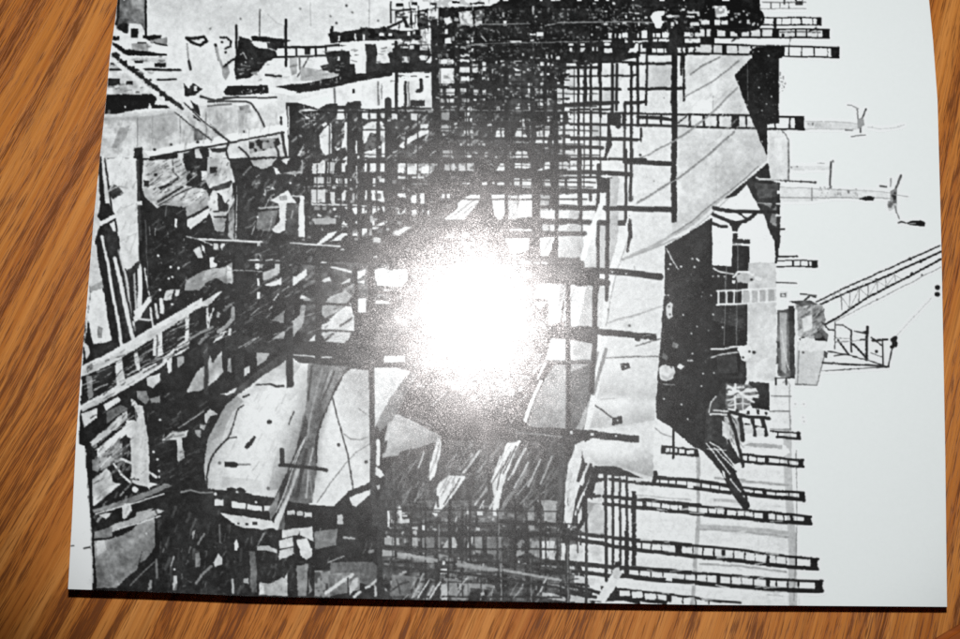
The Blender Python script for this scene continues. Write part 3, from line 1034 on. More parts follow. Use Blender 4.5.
p 190 18 1 | 279,540 293,537 294,554 279,560
p 206 18 1 | 296,540 307,538 312,550 312,556 306,560 300,556 299,548
l 40 1 | 280,549.6 294,547
p 120 22 1 | 314,532 338,528 336,545 315,550
p 130 18 1 | 296,565 308,564 306,596 298,596
p 120 40 1 | 308,578 312,590 308,594
p 100 36 2 | 314,570 330,570 330,597 314,597
p 96 22 1 | 330,562 372,562 390,578 372,586 330,576
l 150 1.4 | 328,562 344,556
p 124 36 1 | 328,574 360,572 360,590 330,596
l 195 3.4 | 326,593 340,583 352,575
p 180 20 1 | 349,582 358,576 358,586 349,596
l 40 1 | 347.6,578 348,596
l 190 3 | 354,597 360,592
l 190 2.6 | 366,588 370,586
l 190 2.4 | 372,584 376,580
b 165 | 374,584,377,597
b 150 | 343,537,352,539
l 150 1.2 | 344,537 355,538.6
p 120 20 1 | 368,550 374,549 374,552 368,554
@printed_scaffolding
p 38 12 1 | 228,158 300,156 310,162 340,160 345,262 300,300 240,300 236,240 237,186
w 60 120 110 8 5 81 | 345,162 560,162 560,240 345,250
p 66 40 1 | 300,262 560,262 560,340 500,420 440,400 410,372 372,362 345,350 300,345
k 70 150 60 16 5 33 84 | 300,262 480,262 540,330 480,400 400,350 300,340
k 70 150 60 12 3 32 86 | 240,245 312,245 312,345 200,345
k 60 120 80 12 3 60 87 | 240,165 345,165 345,262 240,262
p 180 24 1 | 250,160 277,158 270,166 262,169 253,166
p 206 10 1 | 273,167 277,168 281,174 276,174.6
p 200 10 1 | 280,160 290,158 286,165
p 150 30 1 | 282,173 300,170 301,160 303,160 302,173 292,175
l 150 1.4 | 255,183 260,183
p 205 10 1 | 270,200 280,194 288,189 292,197 297,203 287,203 286,212 285,230 279,233 273,232 272,229 280,220 278,203
p 130 26 1 | 278,196 286,194 287,200 280,200
p 210 6 0 | 300,196 304,196 304.6,237 297.6,237 299,205
l 200 1.4 | 292,195.6 302,195.6
p 44 10 0 | 294,198 300,197 300,202 297,202.6
p 78 28 1 | 286.4,204 298.4,204 297,234 286,235
p 105 34 1 | 258,212 278,209 274,226 270,232 256,228
l 165 2 | 259,208 270,207 278,206.6
d 200 1.1 10 45 | 262,188 276,184 272,200 264,198
c 210 1 | 290,183 257.5,217 294.5,175 272,188
b 204 | 313.6,177,324,186.6 327,162,331,173
p 206 10 1 | 311,173.6 322,160 325,160 325,173.6
p 196 14 1 | 311,189 325.6,189 325.6,202 311,202.6
l 205 1.3 | 311,204 332,204.6 366,205.4
b 130 | 314,206,320,210 322,206,326,210
p 150 20 1 | 312,218 330,217 336,219 336,224 314,224
l 200 1.8 | 200,239.4 236,240 262,241.6
l 195 1.6 | 290,243 312,244 340,246
p 150 28 1 | 257,242 261,241 261,258 257,252
l 190 1.2 | 262,253 276,254
l 180 1.4 | 266,260 272,259
p 210 8 0 | 248,260 258,259 262,262 259,264 259,269 255,269 255,263 249,261
p 160 26 1 | 263,272 274,268 275,260 280,260 280,272 270,278 263,281
p 206 8 0 | 264,285 275,281 281,277 281,284 274,286 266,286
b 200 | 257,278,259,286 257,292,260,299
p 150 20 1 | 259,262 264,264 262,268 259,267
p 200 8 0 | 287,255 292,253 298,246 297,252 294,255
b 170 | 287,261,289.6,270 289,268,291,278
p 208 8 0 | 288,283 291,275 296,276 306,269 306.6,275 296,284 288.6,286.6
p 150 20 1 | 299,297 304,295 312,300 306,302
p 206 6 0 | 299,298 302,295 308,298.4 300,298.6
p 150 24 1 | 287,306 293,304 293,318 289,320
p 140 20 1 | 300,305 306,304 304,316 299,320
p 130 24 1 | 275,319 285,310 282,320
l 170 1.4 | 269,309 272,306
l 180 1.4 | 273,300 278,294
p 60 14 1 | 286,240 293,240 293,386 286,388
p 208 8 0 | 316,244 328,233 338,231 332,237 320,244
p 206 8 0 | 330,241 342,233 350,233 340,240
b 205 | 356,165,361,174.6 364,163,379,175 380,163,389,175 356,178,361,186.4 373,178,377,186.6 356.6,190,361,201 365,190,368,199.6
b 175 | 382,178,389,180.6 339,178,342,185.6 344,178,347,186 331,162,334,174 370,214,373,222 318,249,320,256
p 206 8 0 | 340,168 347,160 350,160 343,168
p 200 14 1 | 371,190 383,191 384,198 388,199 387,202 371,200
p 90 14 1 | 374,193 381,193.4 381,198 375,199
p 196 12 1 | 341,194 344,189 346,190 345,200 341,201
p 190 18 1 | 330,192 335,192 335,205 331,206
c 200 1.6 | 346.4,207.6 366,211 357,222 334,209
p 200 10 1 | 372,206 378,206 380,209 372,213.6
p 200 10 1 | 381,206 390,206 389,208 383,212
p 190 20 1 | 397,191 407,191 406,201 404,195 398,196
p 190 14 1 | 398,207 400,214 407,206 406,212 400,215 398,214
p 196 12 1 | 372,220 375,220 374,225 388,219.6 386,223 375,229 372,229
p 200 10 1 | 341,225 344,220 346,224 349,221 349,227 341,227
p 150 40 2 | 397,163 434,163 434,175 397,176
b 200 | 440,191,445,200 446.6,192,450,200 427,210,430,216 400,163,406,166 411,164,419,166
p 206 10 1 | 332,254 342,248 345,250 340,257 333,257
p 200 10 1 | 317,262 327,262 318,269
l 200 2.4 | 332,267 340,269 350,271.6
p 196 12 1 | 321,280 330,276 331,281 324,282
p 190 14 1 | 340,283 350,278 350,282 342,284
p 200 12 1 | 356,272 366,268 365,274 357,280
p 190 14 1 | 357,282 365,280 364,284
p 206 8 0 | 374,270 380,268 386,268 390,270 407,269 408,280 402,287 377,285 375,278
b 205 | 358,298,366,312 369.6,299,372,316
p 206 10 1 | 376,300 390,302 390,304 376,303
p 150 30 1 | 318,310 330,296 345,290 352,296 340,310 325,318
p 205 8 0 | 328,320 340,310 351,302 353,312 354,320 340,320
p 200 14 1 | 322,324 352,312 355,316 354,331 320,329
p 190 12 1 | 320,332 352,331 348,340 344,343 325,342
l 60 1.4 | 320,329.6 352,331.6
l 70 2 | 340,326 352,318
l 60 2 | 324,341 333,334
p 200 10 1 | 308,341 316,333 316,341.4
p 165 18 1 | 290,322 303,314 304,316 302,327 292,338
p 150 20 1 | 288,310 294,310 292,320
l 42 3 | 355.6,280 356.4,332
l 46 3.4 | 370.6,320 371,420
p 52 14 1 | 225,335 256,337 291,341 340,343 400,347 402,356 400,369 340,366 300,363 291,356 256,352 225,350
l 205 1.2 | 294,354.4 312,356.4 331,357.4
b 206 | 384,355.6,405,362
p 62 16 1 | 286,350 291,355 284,362 262,376 240,393 234,394 236,388 256,372
l 50 5 | 318.6,290 318.4,360
p 66 20 1 | 352,345 368,322 382,308 384,318 377,344 374,370 348,368
p 66 16 1 | 410,372 380,424 374,430 373,415 385,392 396,370
l 55 4 | 206,345 206,392
p 120 60 2 | 452,163 474,162 474,171 452,171
p 200 12 1 | 496,170 500,162 505,163 505,171
p 200 12 1 | 514,163 532,162 533,166 528,168 514,168
p 206 10 1 | 537,170 543,167 545,160 550,160 550,169
b 204 | 558,162,569,169 559,173,570,176 482,182,487,184.4 492,182,495,184 497,182,505,185 507,182,511,186 462,182,470,184 522,179,533,187.6 558,179,565,188
b 186 | 514,178,520,187 542,179,550,187 567,179,572,188
p 206 10 1 | 458,203 470,194 476,194 476,200 462,220 457,220
p 206 8 0 | 491,194 505,194 504.4,214 500,222 494,215
p 170 20 1 | 508,195 518,194 517,222 508,220
p 208 8 0 | 519,194 533,194 533,217 517,218
p 160 16 1 | 540,194 550,194 547,218 540,218
p 190 10 1 | 546,218 551,206 555,218
b 206 | 558,194,570,204.6 558,209,570,218 558,224,567,231 550,224,555,231 510,229,532,232
b 180 | 542,224,549,231
p 206 10 1 | 505,238 530,238 528,250 512,254
p 190 14 1 | 541,238 552,238 548,255 540,255
p 206 10 1 | 538,282 552,282 548,300 540,310 532,300
p 206 8 0 | 566,284 575,284 570,320 562,322
p 206 8 0 | 553,290 566,284 560,322 548,326
b 206 | 538,260,548,264 550,260,556,264 520,260,530,264
@printed_hull_strakes
p 135 20 1 | 528,425 545,395 565,372 593,362 594,382 580,425 570,436 540,432
p 92 18 1 | 566,372 592,362 592,384 580,428 568,432
p 206 8 0 | 551,338 566,338 566,360 546,360
p 172 14 1 | 571,340 592,343 592,360 571,360
l 205 2.2 | 566,368 560,380
l 196 2.6 | 541,382 534,395 527,412 524,420
l 62 2.6 | 540,362.6 560,361.4 594,361
l 60 3.6 | 567.4,310 568,340 568,362 567,430
p 70 16 1 | 540,328 592,330 594,341 580,340 540,337
p 62 16 1 | 505,424 560,428 590,430 590,440 570,446 510,440
l 130 1.6 | 518,432 545,434 562,437
p 196 20 1 | 436,436 441,438 440,452 433,470 431,479 428,474 432,460
p 130 30 1 | 432,448 436,440 434,460 430,468
l 196 3 | 482,452 474,464 466,472
l 150 2 | 474,455 464,468
p 196 18 1 | 441,480 450,475 464,476 455,490 437,517 433,516 435,508 436,490
l 100 1.4 | 440,494 448,484 456,478
l 215 3 | 462,478 450,496 436,516
p 50 14 1 | 436,498 439,494 439,502 436,506
p 170 24 1 | 507,444 516,440 500,470 494,490 491,478
p 206 14 1 | 520,441 512,456 510,470 506,484 500,500 497,516 493,516 494,490 504,468 512,448
l 214 3 | 519,442 508,462 500,478
l 110 1.6 | 510,464 502,480 497,498
l 190 2.4 | 523,452 516,462
l 130 3 | 520,478 510,490 500,510
p 210 10 1 | 577,440 583,438 580,466 576,484 573,500 570,520 566,529 563,520 566,500 565,490 568,468
l 218 3 | 595,382 589,410 582,440 578,462
l 214 3 | 586,459 578,482 570,515
l 208 2 | 594,464 588,478 580,494
l 190 1.6 | 589,460 586,470
l 60 2.4 | 584,460 579,474
l 50 2.4 | 591,464 584,482
@printed_scaffolding
p 66 40 1 | 380,500 576,500 576,602 380,600
w 60 120 120 8 5 91 | 384,502 576,502 576,600 384,598
k 70 150 60 14 2.6 62 92 | 384,530 576,530 576,600 384,598
x 42 12 13 1.4 3.6 93 | 376,500 580,500 580,602 376,600
d 140 1 90 51 | 400,505 560,480 560,530 400,540
d 90 1.6 120 52 | 400,470 560,460 560,600 400,590
b 190 | 558,459,564,463.6 478,492,482,495 466,509,470,514 477,510,483,515 489,505,491,509
b 150 | 530,480,540,485 546,482,554,487 558,477,562,488 545,492,548,496 551,491,554,496
p 165 24 1 | 537,500 545,499 556,502 556,528 544,528 543,506
p 130 30 1 | 528,510 534,505 534,528 528,528
l 190 1.4 | 480,508 484,500
l 190 1.8 | 490,508 494,500
l 190 1.6 | 475,505 480,498
b 185 | 398,507,401,516 402,515,407,517 398,519,409,523 412,527,418,530 422,525,425,530 434,528,437,531 476,527,480,531
b 150 | 395,538,399,544 404,539,409,543 412,537,418,546 384,537,394,545 378,550,395,556
b 120 | 422,538,434,548
b 100 | 398,553,408,559 411,555,434,562
p 130 16 1 | 398,552 434,558 434,563 396,558
p 165 20 1 | 442,549 451,533 456,540 456,550
p 200 8 0 | 467,548 470,538 473,535 473,542 469,548
p 130 20 1 | 475,536 482,535 483,553 476,553
p 110 20 1 | 487,535 497,535 497,554 487,553
p 120 16 1 | 457,560 495,568 495,572 457,567
b 205 | 442,561,444.6,564.6 440,568.6,447,574
b 120 | 440,553,450,557 449,570,456,577
b 150 | 468,557,472,560 466,573,468,576 476,573,481,577
p 110 24 1 | 392,574 440,580 440,596 390,596
l 60 1.4 | 390,592 400,584 408,582
l 165 2 | 412,598 420,584
l 165 2 | 427,598 433,586
l 60 2.4 | 408,597 418,580
l 50 6 | 422,596 428,582
p 190 20 1 | 441,584 452,583 451,592 447,600 441,600
p 140 24 1 | 444,578 495,585 495,590 470,588 468,600 452,600
l 70 1.4 | 456,598 464,586
l 70 1.4 | 466,600 472,588
l 150 1 | 480,600 483,590
l 150 1 | 490,600 493,588
l 130 1.4 | 500,528 501,560 501,600
p 150 20 1 | 515,556 518,542 521,540 521,552 524,551 524,554 517,557
p 130 26 1 | 531,541 541,541 541,558 531,555
p 186 20 1 | 541,542 549,541 548,558 541,559
p 176 18 1 | 550,541 556,541 555,560 548,560
p 185 18 1 | 559,543 565,543 565,560 559,560
b 185 | 537,534,541,537 543,534,546,537 552,535,556,538 541,565,549,568 519,532,522,535 518,561,520,566
p 92 16 1 | 503,567 530,570 560,577 560,583 530,580 503,574
p 140 24 1 | 545,582 558,582 566,586 564,588 546,585
p 175 24 1 | 542,592 556,594 566,597 566,602 542,597
p 190 20 1 | 569,545 583,545 583,562 569,560
p 192 20 1 | 587,545 605,547 604,563 587,561
p 176 22 1 | 574,575 595,578 594,586 574,582
b 190 | 569,566,574,574 587,567,594,571 597,567,604,572
p 170 24 1 | 569,585 580,586 578,590 569,588
p 170 24 1 | 582,586 594,588 592,592 583,591
p 180 20 1 | 570,595 592,598 590,604 570,602
p 205 14 1 | 580,470 616,462 690,470 690,600 590,600 600,565 606,540 586,520
p 165 24 1 | 577,499 605,505 606,540 580,535
p 190 20 1 | 578,504 586,507 586,522 579,525
p 165 24 1 | 587,504 604,504 604,535 587,535
@printed_ship_hull
p 186 10 1 | 649,62 671,64 671,84 655,90 648,86
p 158 18 1 | 684,55 703,56 692,74 684,82
g 210 184 678,120 760,160 16 1 | 684,55 752,55 735,76 751,118 767,156 766,163 730,196 690,228 672,236 674,150
l 120 1 | 718,58 700,66
l 120 1 | 739,60 714,80 684,97
l 120 1 | 737,87 715,109 684,134 647,155 634,160
l 120 1 | 734,131 702,159 680,176 637,202
l 165 0.8 | 713,95 713,115
l 168 0.7 | 716,160 716,196
p 170 14 1 | 758,166 735,187 712,204 690,222 664,238 640,250 622,258 622,261 645,252 690,227 716,206 742,184 762,167
l 118 1 | 758,166 735,187 712,204 690,222 672,234
l 214 3 | 766,162 730,195 690,229 668,243
l 150 0.8 | 765,165 740,188 712,213 690,231
c 140 0.9 | 654,181 664,98
l 150 1 | 608,258 622,253
l 160 2 | 620,260 650,249 680,237
l 140 1 | 634,266 634.5,271
l 180 1.8 | 620,320 645,312 662,306
p 214 8 0 | 628,214 632,213 625,244 610,290 603,330 596,380 588,430 576,470 568,510 563,528 566,490 578,430 590,380 600,320 612,270
p 150 20 1 | 610,210 619,210 618,240 612,262 603,268
p 165 16 1 | 610,176 619,176 617,206 610,207
@printed_dark_deckhouse
p 30 10 1 | 757,46.5 783,46 783,56 779,58 779,123 767,124.5 767,155 766,154 751,118 735,77 735,75 745,64 752,57 751,52
c 170 0.8 | 758.5,87 768,55.5 758,51 766,103.5 747,105 740,106 762,141 766,128 750,122 771,96 762,110 
d 110 0.5 40 21 | 745,70 776,58 776,120 760,120
d 90 0.8 16 22 | 779,70 786,80 786,96 779,98
l 100 0.7 | 747,64 747.5,100
p 44 14 1 | 724,199 740,186 767,163 772,170 771,181 780,183 780,240 777,262 773,240 768,229 763,214 757,205 750,190 747,184 735,196
p 70 25 1 | 754,182 779,184 778,196 758,198
p 110 25 1 | 776,206 776,226 769,222 772,210
p 110 20 1 | 762,203 772,203 770,208
l 200 1.8 | 756,177.5 759,179 770,179.4
l 185 0.8 | 757,202.5 771,203
b 222 | 777,190.5,781,193.5 776,202.5,781,204.5 775.5,214,780,216.5
p 226 4 0 | 728,206 735,198 747,189 752,200 758,208.5 738,210
l 42 3.4 | 714,208 724,210 735,211 745,211 760,211.5 777,212
l 42 3.2 | 713,214 725,219 735,223 745,221 751,217 755,213
l 46 2 | 738,212 744,217 750,219
l 40 1.5 | 772,229 784,228.5
p 42 8 0 | 728,221 742,222 738,228 737,232 732,231 731,226
l 42 3 | 713,223 720,226 726,226
p 226 4 0 | 712.5,226 730,228 733,240 732,266 712.5,265
p 226 5 0 | 739,231 745,228 755,217 763,216 768,229 774,241 777,300 776,380 746,380 747,262 741,245
b 44 | 732.5,233.5,737.5,243 737,239,750,243.5
p 38 10 1 | 665,246 690,232 712,217 712,265 731,266 732,243 749,246 749,265 748,300 746,380 741,395 720,400 708,420 705,453 690,444 672,428 656,418 656,400 661,330 664,290
p 198 14 1 | 748,262 776,262 776,381 746,380 747,330
p 48 14 1 | 713,300 746,300 744,378 716,378
p 32 6 0 | 712,320 746,330 745,350 738,376 725,374 712,368
l 210 1.2 | 732,244.6 750,245
l 205 1.2 | 666.5,248 671,258 676,266 678,269
c 190 1.1 | 694,267 691.8,258.6 696.5,259 698,260 681,266 668,268.6 670,264
c 190 0.9 | 667.5,295 664.5,295 697,326.5 691,333.5 692,353 688,360 692,360 683,366 690,360.2 703,373 714,373 701,386 681,404 687,419 664,399 711,295 722,327 683,315 713,314
p 170 30 1 | 666,306 670,302 673,304 672,315 669,319 666,315
c 200 1.6 | 668,308 671,304.5
p 130 25 1 | 673,341 679,345 677,349 672,346
p 206 20 1 | 659,368 664,364 671,366 675,372 673,379 667,381 660,378
c 204 2.6 | 680,366
l 130 1.2 | 665,368 669,372 668,378
l 150 0.8 | 662,384 675,384.4
p 110 20 1 | 663,352 668,356 667,360 662,358
c 120 0.8 | 702,292 701,296 708,330
d 95 0.5 90 23 | 668,260 708,232 710,360 680,420 662,400
l 200 1.6 | 713,268 720,271.5 733,273.6
p 155 30 1 | 735,275 744,272 752,274 755,279 748,283 737,282
l 212 1.8 | 734,276 737,271.5 748,271.8 752,276
c 214 1.8 | 756,278 759,279 733.5,281.5 744,281
c 60 1.5 | 751.5,279
c 160 1 | 713,276 718,275.5 724,276
l 130 0.8 | 726,265 725,300 723.6,345
l 120 0.8 | 737.5,244 737,300 736,345
d 110 0.5 50 24 | 716,305 746,305 744,345 716,345
@printed_ladder
l 216 1.9 | 717,291 730,290.6 760,289 775,288.2
l 216 1.9 | 717,304.5 730,304 760,302 775,301
l 216 1.6 | 718.5,291 718.5,304
l 216 1.6 | 726.5,291 726.3,304
l 216 1.6 | 734.5,290.5 734,303.5
l 216 1.6 | 742.5,290 742.2,303
l 216 1.4 | 750.5,289.7 750.2,302.5
l 216 1.4 | 758.7,289.2 758.3,302.2
l 216 1.4 | 766.7,288.7 766.5,301.7
p 170 12 1 | 743,291 749,290.6 749,302 743,302.5
p 172 12 1 | 752,290.6 757,290.4 757,301.8 752,302
p 172 12 1 | 760,290 765,289.8 765,301.5 760,301.8
p 165 12 1 | 768,289.6 774,289.4 774,301 768,301.3
@printed_dark_deckhouse
p 190 20 1 | 740,346 747,345 751,350 748,356 742,352
@printed_scaffolding
p 20 12 1 | 704,0 756,0 759,8 763,12 764,22 760,27 757,30 740,33 727,29 722,24 714,26 702,26
w 90 200 40 4 3 131 | 662,2 702,2 702,42 662,42
w 100 210 22 3 3 132 | 704,2 762,8 762,26 704,26
p 190 40 2 | 714,6 726,5 728,16 715,17
b 210 | 701,20,709,24.5 714,19.5,720,25 721,20,728,24.5
c 200 0.9 | 743.5,11 739,22 754,23 748,20 747,14.6
l 34 1.5 | 700,25.5 728,26
l 36 1.2 | 760,17.3 821,17.3
l 36 1.2 | 760,24.6 821,24.6
b 34 | 773,17,776,30 781,17,781.8,24.5 791,17,791.8,24.5 800,17,802,24.5 812,17,813,24.5 816,17,821.6,24.6
p 200 6 0 | 700,27 740,33 765,28 830,29 829,37 700,37.5
l 36 1.3 | 685,28.3 765,28.6 829,29
l 36 1.5 | 672,37.4 730,37.2 829,37.4
b 34 | 704,28,706,37 710,27,717,38 725,29,730,37 737,30,741,37 749,28,751,37 760,28,762,37 772,28,779,37.4 781.5,33,784,37 794.5,28.5,796,37 805.5,28.5,806.8,37 817,28.5,818,37 822,28.5,829,37.4
l 60 0.8 | 780,31.6 820,31.8
l 36 1.6 | 809,31 816,27.5
p 218 5 0 | 714,38.4 789,38.6 789,44.8 714,43.4
l 60 1.5 | 732,41 738,37
l 80 1 | 790,38 789,45
p 196 8 0 | 700,44 757,46 752,53 700,53.6
p 222 4 0 | 784,46.6 838,47.5 838,57 784,55.6
l 36 1.6 | 640,42.6 685,43 760,45.4 839,47.2
l 36 1.6 | 640,52.6 685,53.2 752,54 
l 40 1.2 | 784,55.6 839,57.4
b 34 | 685,43,686.5,53 693,43.5,695,53 711.5,44,713.5,54 722,44,727,54 737,45,738.5,54 750.5,45.5,752,54 783,47,784.5,56 788,47,789,56 801,47,802,56 813.6,47,814.8,57 827,47.5,828,57.5 831,47.4,839.5,57.8
l 30 2 | 750,52 756,47.5
b 34 | 671,38,676.5,222
l 36 2 | 681.4,54 681,74
l 36 2 | 683.6,54 683.8,100
l 44 1.4 | 676.3,54 676.3,138
p 40 10 1 | 669,28 677,28 677,56 669,52
p 204 10 1 | 570,66 626,60 612,115 605,150 606,160 570,160
p 190 18 1 | 601,64 612,64 612,74 601,74
p 186 14 1 | 600,91 612,90 612,102 600,102
p 180 16 1 | 591,125 600,125 599,145 591,144
p 212 8 0 | 626,57 636,56 633,72 629,90 624,109 615,110 620,90
p 196 16 1 | 639,56 646,57 646,62 639,62
p 206 10 1 | 611,141 624,140 624,158 604,160
b 214 | 634,57,646,61 638,65,646,74 634,66,636.6,74 632,77,636.5,80 640,77,646,80 632,91,637,102 639,91,645,100
p 40 16 1 | 560,55 620,53 640,52 640,56 622,60 560,61
l 40 2.2 | 578.2,40 578.5,160
l 38 2.6 | 585,50 585.5,105
l 38 2.4 | 590.6,40 590.4,200
l 36 2.6 | 600,40 600,116
l 38 2 | 594.5,44 594.5,62
l 38 2.6 | 612,62 612,116
l 38 2.4 | 616.6,64 616,110
l 38 2 | 598.5,60 598.5,75
l 36 2.4 | 614,50 614,62
l 36 2.6 | 631.3,62 631.2,200
l 36 2.6 | 637.5,52 637.8,125
l 38 2 | 647,54 646,104
l 38 2.2 | 624.6,102 624.4,222
l 38 2.5 | 608.5,125 607.6,146
p 42 10 0 | 610,125 612,145 606,158 603,160
l 36 2 | 560,62 600,61 635,62
l 38 1.8 | 560,67.5 600,67.4
l 38 1.8 | 570,75.6 625,75.4 636,75
l 36 2.6 | 570,88 600,88.4 620,89
l 36 2.6 | 629,88.4 650,88.6 684,87.8
l 36 2.4 | 629,63.6 672,63
l 38 3.4 | 560,104 600,103 617,102
l 36 3 | 625,103 640,102.6 646,101
l 38 1.8 | 560,109.4 612,109
p 38 12 1 | 608,112 621,112 621,125 606,125
l 38 2 | 560,112 610,113
l 38 2.4 | 560,123.4 608,124.4
l 36 2 | 621,113 672,114
l 36 3 | 638,117 660,118 672,119.6
l 36 2.2 | 621,124.6 640,124.8 672,126
b 36 | 646,113,648,124.8 660,113.4,662,125 622,113,626,124
l 36 1.8 | 676,114 730,115 803,116.6
l 36 1.8 | 676,125.6 740,128 804,129
b 36 | 688,114.4,690.4,126.6 702.4,114.6,704.8,127 716.6,115,719,127.4 731,115,739,128 745.6,115.4,747.4,128 773.6,116,775.4,128.6 788.6,116,790.4,128.8 794.6,116,804,129.4
l 44 1.2 | 676,124 686,116
l 36 3.4 | 560,138.5 600,138 637,139.6
l 38 3.2 | 560,146.6 602,147.4
l 38 3.4 | 560,159 605,158.6
l 36 3 | 609,158.6 645,159.6
c 44 2.4 | 618,126
p 40 14 1 | 640,126 641.5,130 641,142 640,142
l 40 2 | 640.6,128 641.2,136
c 44 1.2 | 640,139 639.6,155
p 206 12 1 | 570,160 640,160 628,214 616,252 566,252
l 165 8 | 614,178 613,206
l 160 7 | 613.5,212 612.5,240 605,266
p 216 6 0 | 603.6,160 608.4,160 606,176 603.4,176
p 216 6 0 | 602,193 605.4,193 604.4,208 600,216 596,226 588,242 583,243 592,226 599,208
l 42 4 | 560,172 590,172 605,172.6
l 46 2 | 560,177 598,177.4
l 42 4.4 | 560,191 598,191
p 40 10 1 | 597,177 612,177.4 611.4,192 597,192
l 42 3.4 | 598,165 598.2,177
l 44 4.4 | 560,207 598,208
l 40 4.6 | 605,207.6 640,208.6 673,209.6
l 48 4.4 | 560,221 594,222.4
l 42 4.8 | 599,222 612,222.8 625,222.2
l 40 4 | 609,172.6 631,174
l 38 4 | 625,161.2 650,162.6 673,163.4
l 40 2.6 | 626,150 625.6,220
l 38 2.6 | 631.6,150 631,180 629.6,200
l 38 2.4 | 630,215 629.6,232
c 40 1.4 | 629.5,197 630,224 630.4,234 629,240 627.6,250
l 42 3.4 | 607.6,192 607.6,240 606.6,310
l 46 3 | 598,222 597.4,260 596,322
l 50 4 | 579,160 580,240
l 48 3.4 | 557,160 556,240
l 44 2 | 590.6,160 590.4,176
l 42 3 | 590,192 590,200
l 38 3 | 598,192 597,214
l 42 5 | 584,269.5 612,271 640,273.8 660,276
b 40 | 656,272.6,661,279.2
c 190 0.9 | 625.6,273.4 612,272
l 46 6 | 578,281 590,281.6 607,282.4
l 36 1.6 | 778,256 797,256
l 36 1.2 | 777,260.4 817,260.4
l 36 1.2 | 777,266.3 817,266.3
b 34 | 791,260,793.6,266.4 800,260,800.8,266.4 808,260,809,266.4 811,260,817.6,267.4
l 60 1.2 | 776,282.6 797,283.2
l 44 2 | 776.6,241 777,252 776,262
@printed_far_building
p 200 12 1 | 767,130 783,131 789,138 789,180 770,180 768,163
p 212 8 1 | 774,138 782,136 781,158 774,158
l 110 1.4 | 781,130 785,134 788.6,140 788.6,180
l 130 0.9 | 768,180 790,180.2
@printed_distant_crane
p 205 8 1 | 805,121 830,121.6 858,123.6 859,128 830,128.6 805,129
l 169 0.81 | 805,120.6 830,121.4 858,123
l 169 0.81 | 805,129 858,128.6
p 140 50 2 | 808,122.4 814,122.4 813,126 808,126
p 140 50 2 | 815,123 821,123 821,127 815,127
p 150 50 2 | 822,123.4 831,124 831,127.6 822,127.4
l 76 1.71 | 866,109 862,117 860,124 860,132
l 104 1.26 | 857,108 857.4,118 860,124
l 134 1.08 | 847,105 852,105.4 858,108
p 110 40 2 | 857,119 863,116 864,125 858,129
l 104 1.44 | 845,129.6 852,130
l 114 1.26 | 851,136 859,135.4 865,135
l 184 0.99 | 868,127 880,129 895,127.6 905,124
c 170 0.8 | 872,126.8
p 208 8 1 | 790,165 830,166 830,170 790,170
l 84 1.98 | 831,162 830.6,172 830,180 830,194
c 120 1.2 | 832.6,161 830.4,169 830.2,186 829.6,194
c 110 0.8 | 791,167 796.6,166
l 144 0.99 | 817,163 824,163.4
p 210 10 1 | 780,186 812,187.4 860,191 893,193 893,198 830,198 812,201 780,201.6
l 159 0.81 | 780,187 812,188 860,190 893,192.6
l 134 0.99 | 780,197 830,197.6 893,198
l 104 0.99 | 812,187 812,200
l 76 1.44 | 780,180.4 800,181.4 816,182.2
c 70 1.2 | 785,181 800.6,181.4 815,182.2
d 140 0.8 26 31 | 820,186 860,188 860,196 820,196
p 40 10 0 | 858,198.6 862,197 869,196 874,197.4 873,200.6 866,200.4
l 76 1.62 | 880,186 886,186.6
l 94 2.43 | 901,175 898,183 894,191 892.6,198
l 144 1.26 | 891,178 890,186
p 95 45 2 | 890,190 897,188 896,200 890,204
p 140 50 2 | 887,200 897,199 897,206 889,211
l 124 1.44 | 895,205 897,214 899,219
l 154 0.99 | 893,194 908,196 
l 76 1.71 | 898,223 901,221.6 905,223
p 38 10 0 | 903,223.4 912,220.6 920,219.8 925,222 924,226 914,225.4
l 194 0.99 | 909,223.6 915,223.4
@printed_harbour_crane
l 48 1.40 | 816,301.6 850,285 880,272 910,259 940,245.6
l 40 1.79 | 820,304 850,291 880,279 910,265.4 941,251.6
l 40 1.79 | 800,339 840,316 868,297 900,281 941,258.6
l 132 0.86 | 834,322 868,304 900,288 941,266.4
c 50 1.6 | 910,258.8 920,261 911.6,273 868,296.6 876,280
c 90 1 | 834,293 864,278.4 884,270.6 877,299 922,275
l 82 0.86 | 841,295.4 841.4,310
l 92 0.86 | 850,291 849.6,309
l 92 0.86 | 859,287.4 858.6,302
l 102 0.86 | 867.6,285 868,297
l 102 0.86 | 876.8,281 877,293
l 112 0.70 | 885,278 886,287
l 112 0.70 | 894,274 896,283
l 122 0.62 | 841,296 850,309 859,288 868,297 877,281 886,287 894,275 903,280
l 132 0.62 | 822,299 830,300 836,292 845,294 850,285 860,287 866,279 876,280
c 48 2.6 | 937,287 937,294
l 172 0.70 | 932,297 915,315 896,336
@printed_ship_hull
g 210 190 626,372 625,392 8 1 | 604,372 657,374 656,394 598,392
g 190 210 626,393 625,402 8 1 | 598,392 656,394 655,404 596,402
g 210 184 626,402 629,422 8 1 | 595,402 655,404 654,420 620,426 590,428
g 214 168 616,444 622,474 14 1 | 581,442 600,442 653,446 653,477 620,468 584,462
l 150 0.8 | 600,399 615,398
l 110 1.2 | 605,357.6 630,356.6 661,356
l 110 1.4 | 636,346 648,342 661,338
l 160 1.4 | 608,323 618,319 645,312
p 200 10 1 | 623,322 628,320 630,327 622,327
c 60 1.2 | 629,325.4
p 40 8 0 | 620,364 628,362.6 630,368 621.6,371
c 180 1 | 625,366.6
p 44 8 0 | 612,417.4 621,416 622.4,423 611.6,425
c 190 1 | 617,420
l 50 1.2 | 594,404 603,411 612,418
l 90 0.7 | 592,402 590,422
p 130 18 1 | 596,352 604,349 602,362 596,384 592,400 588,400
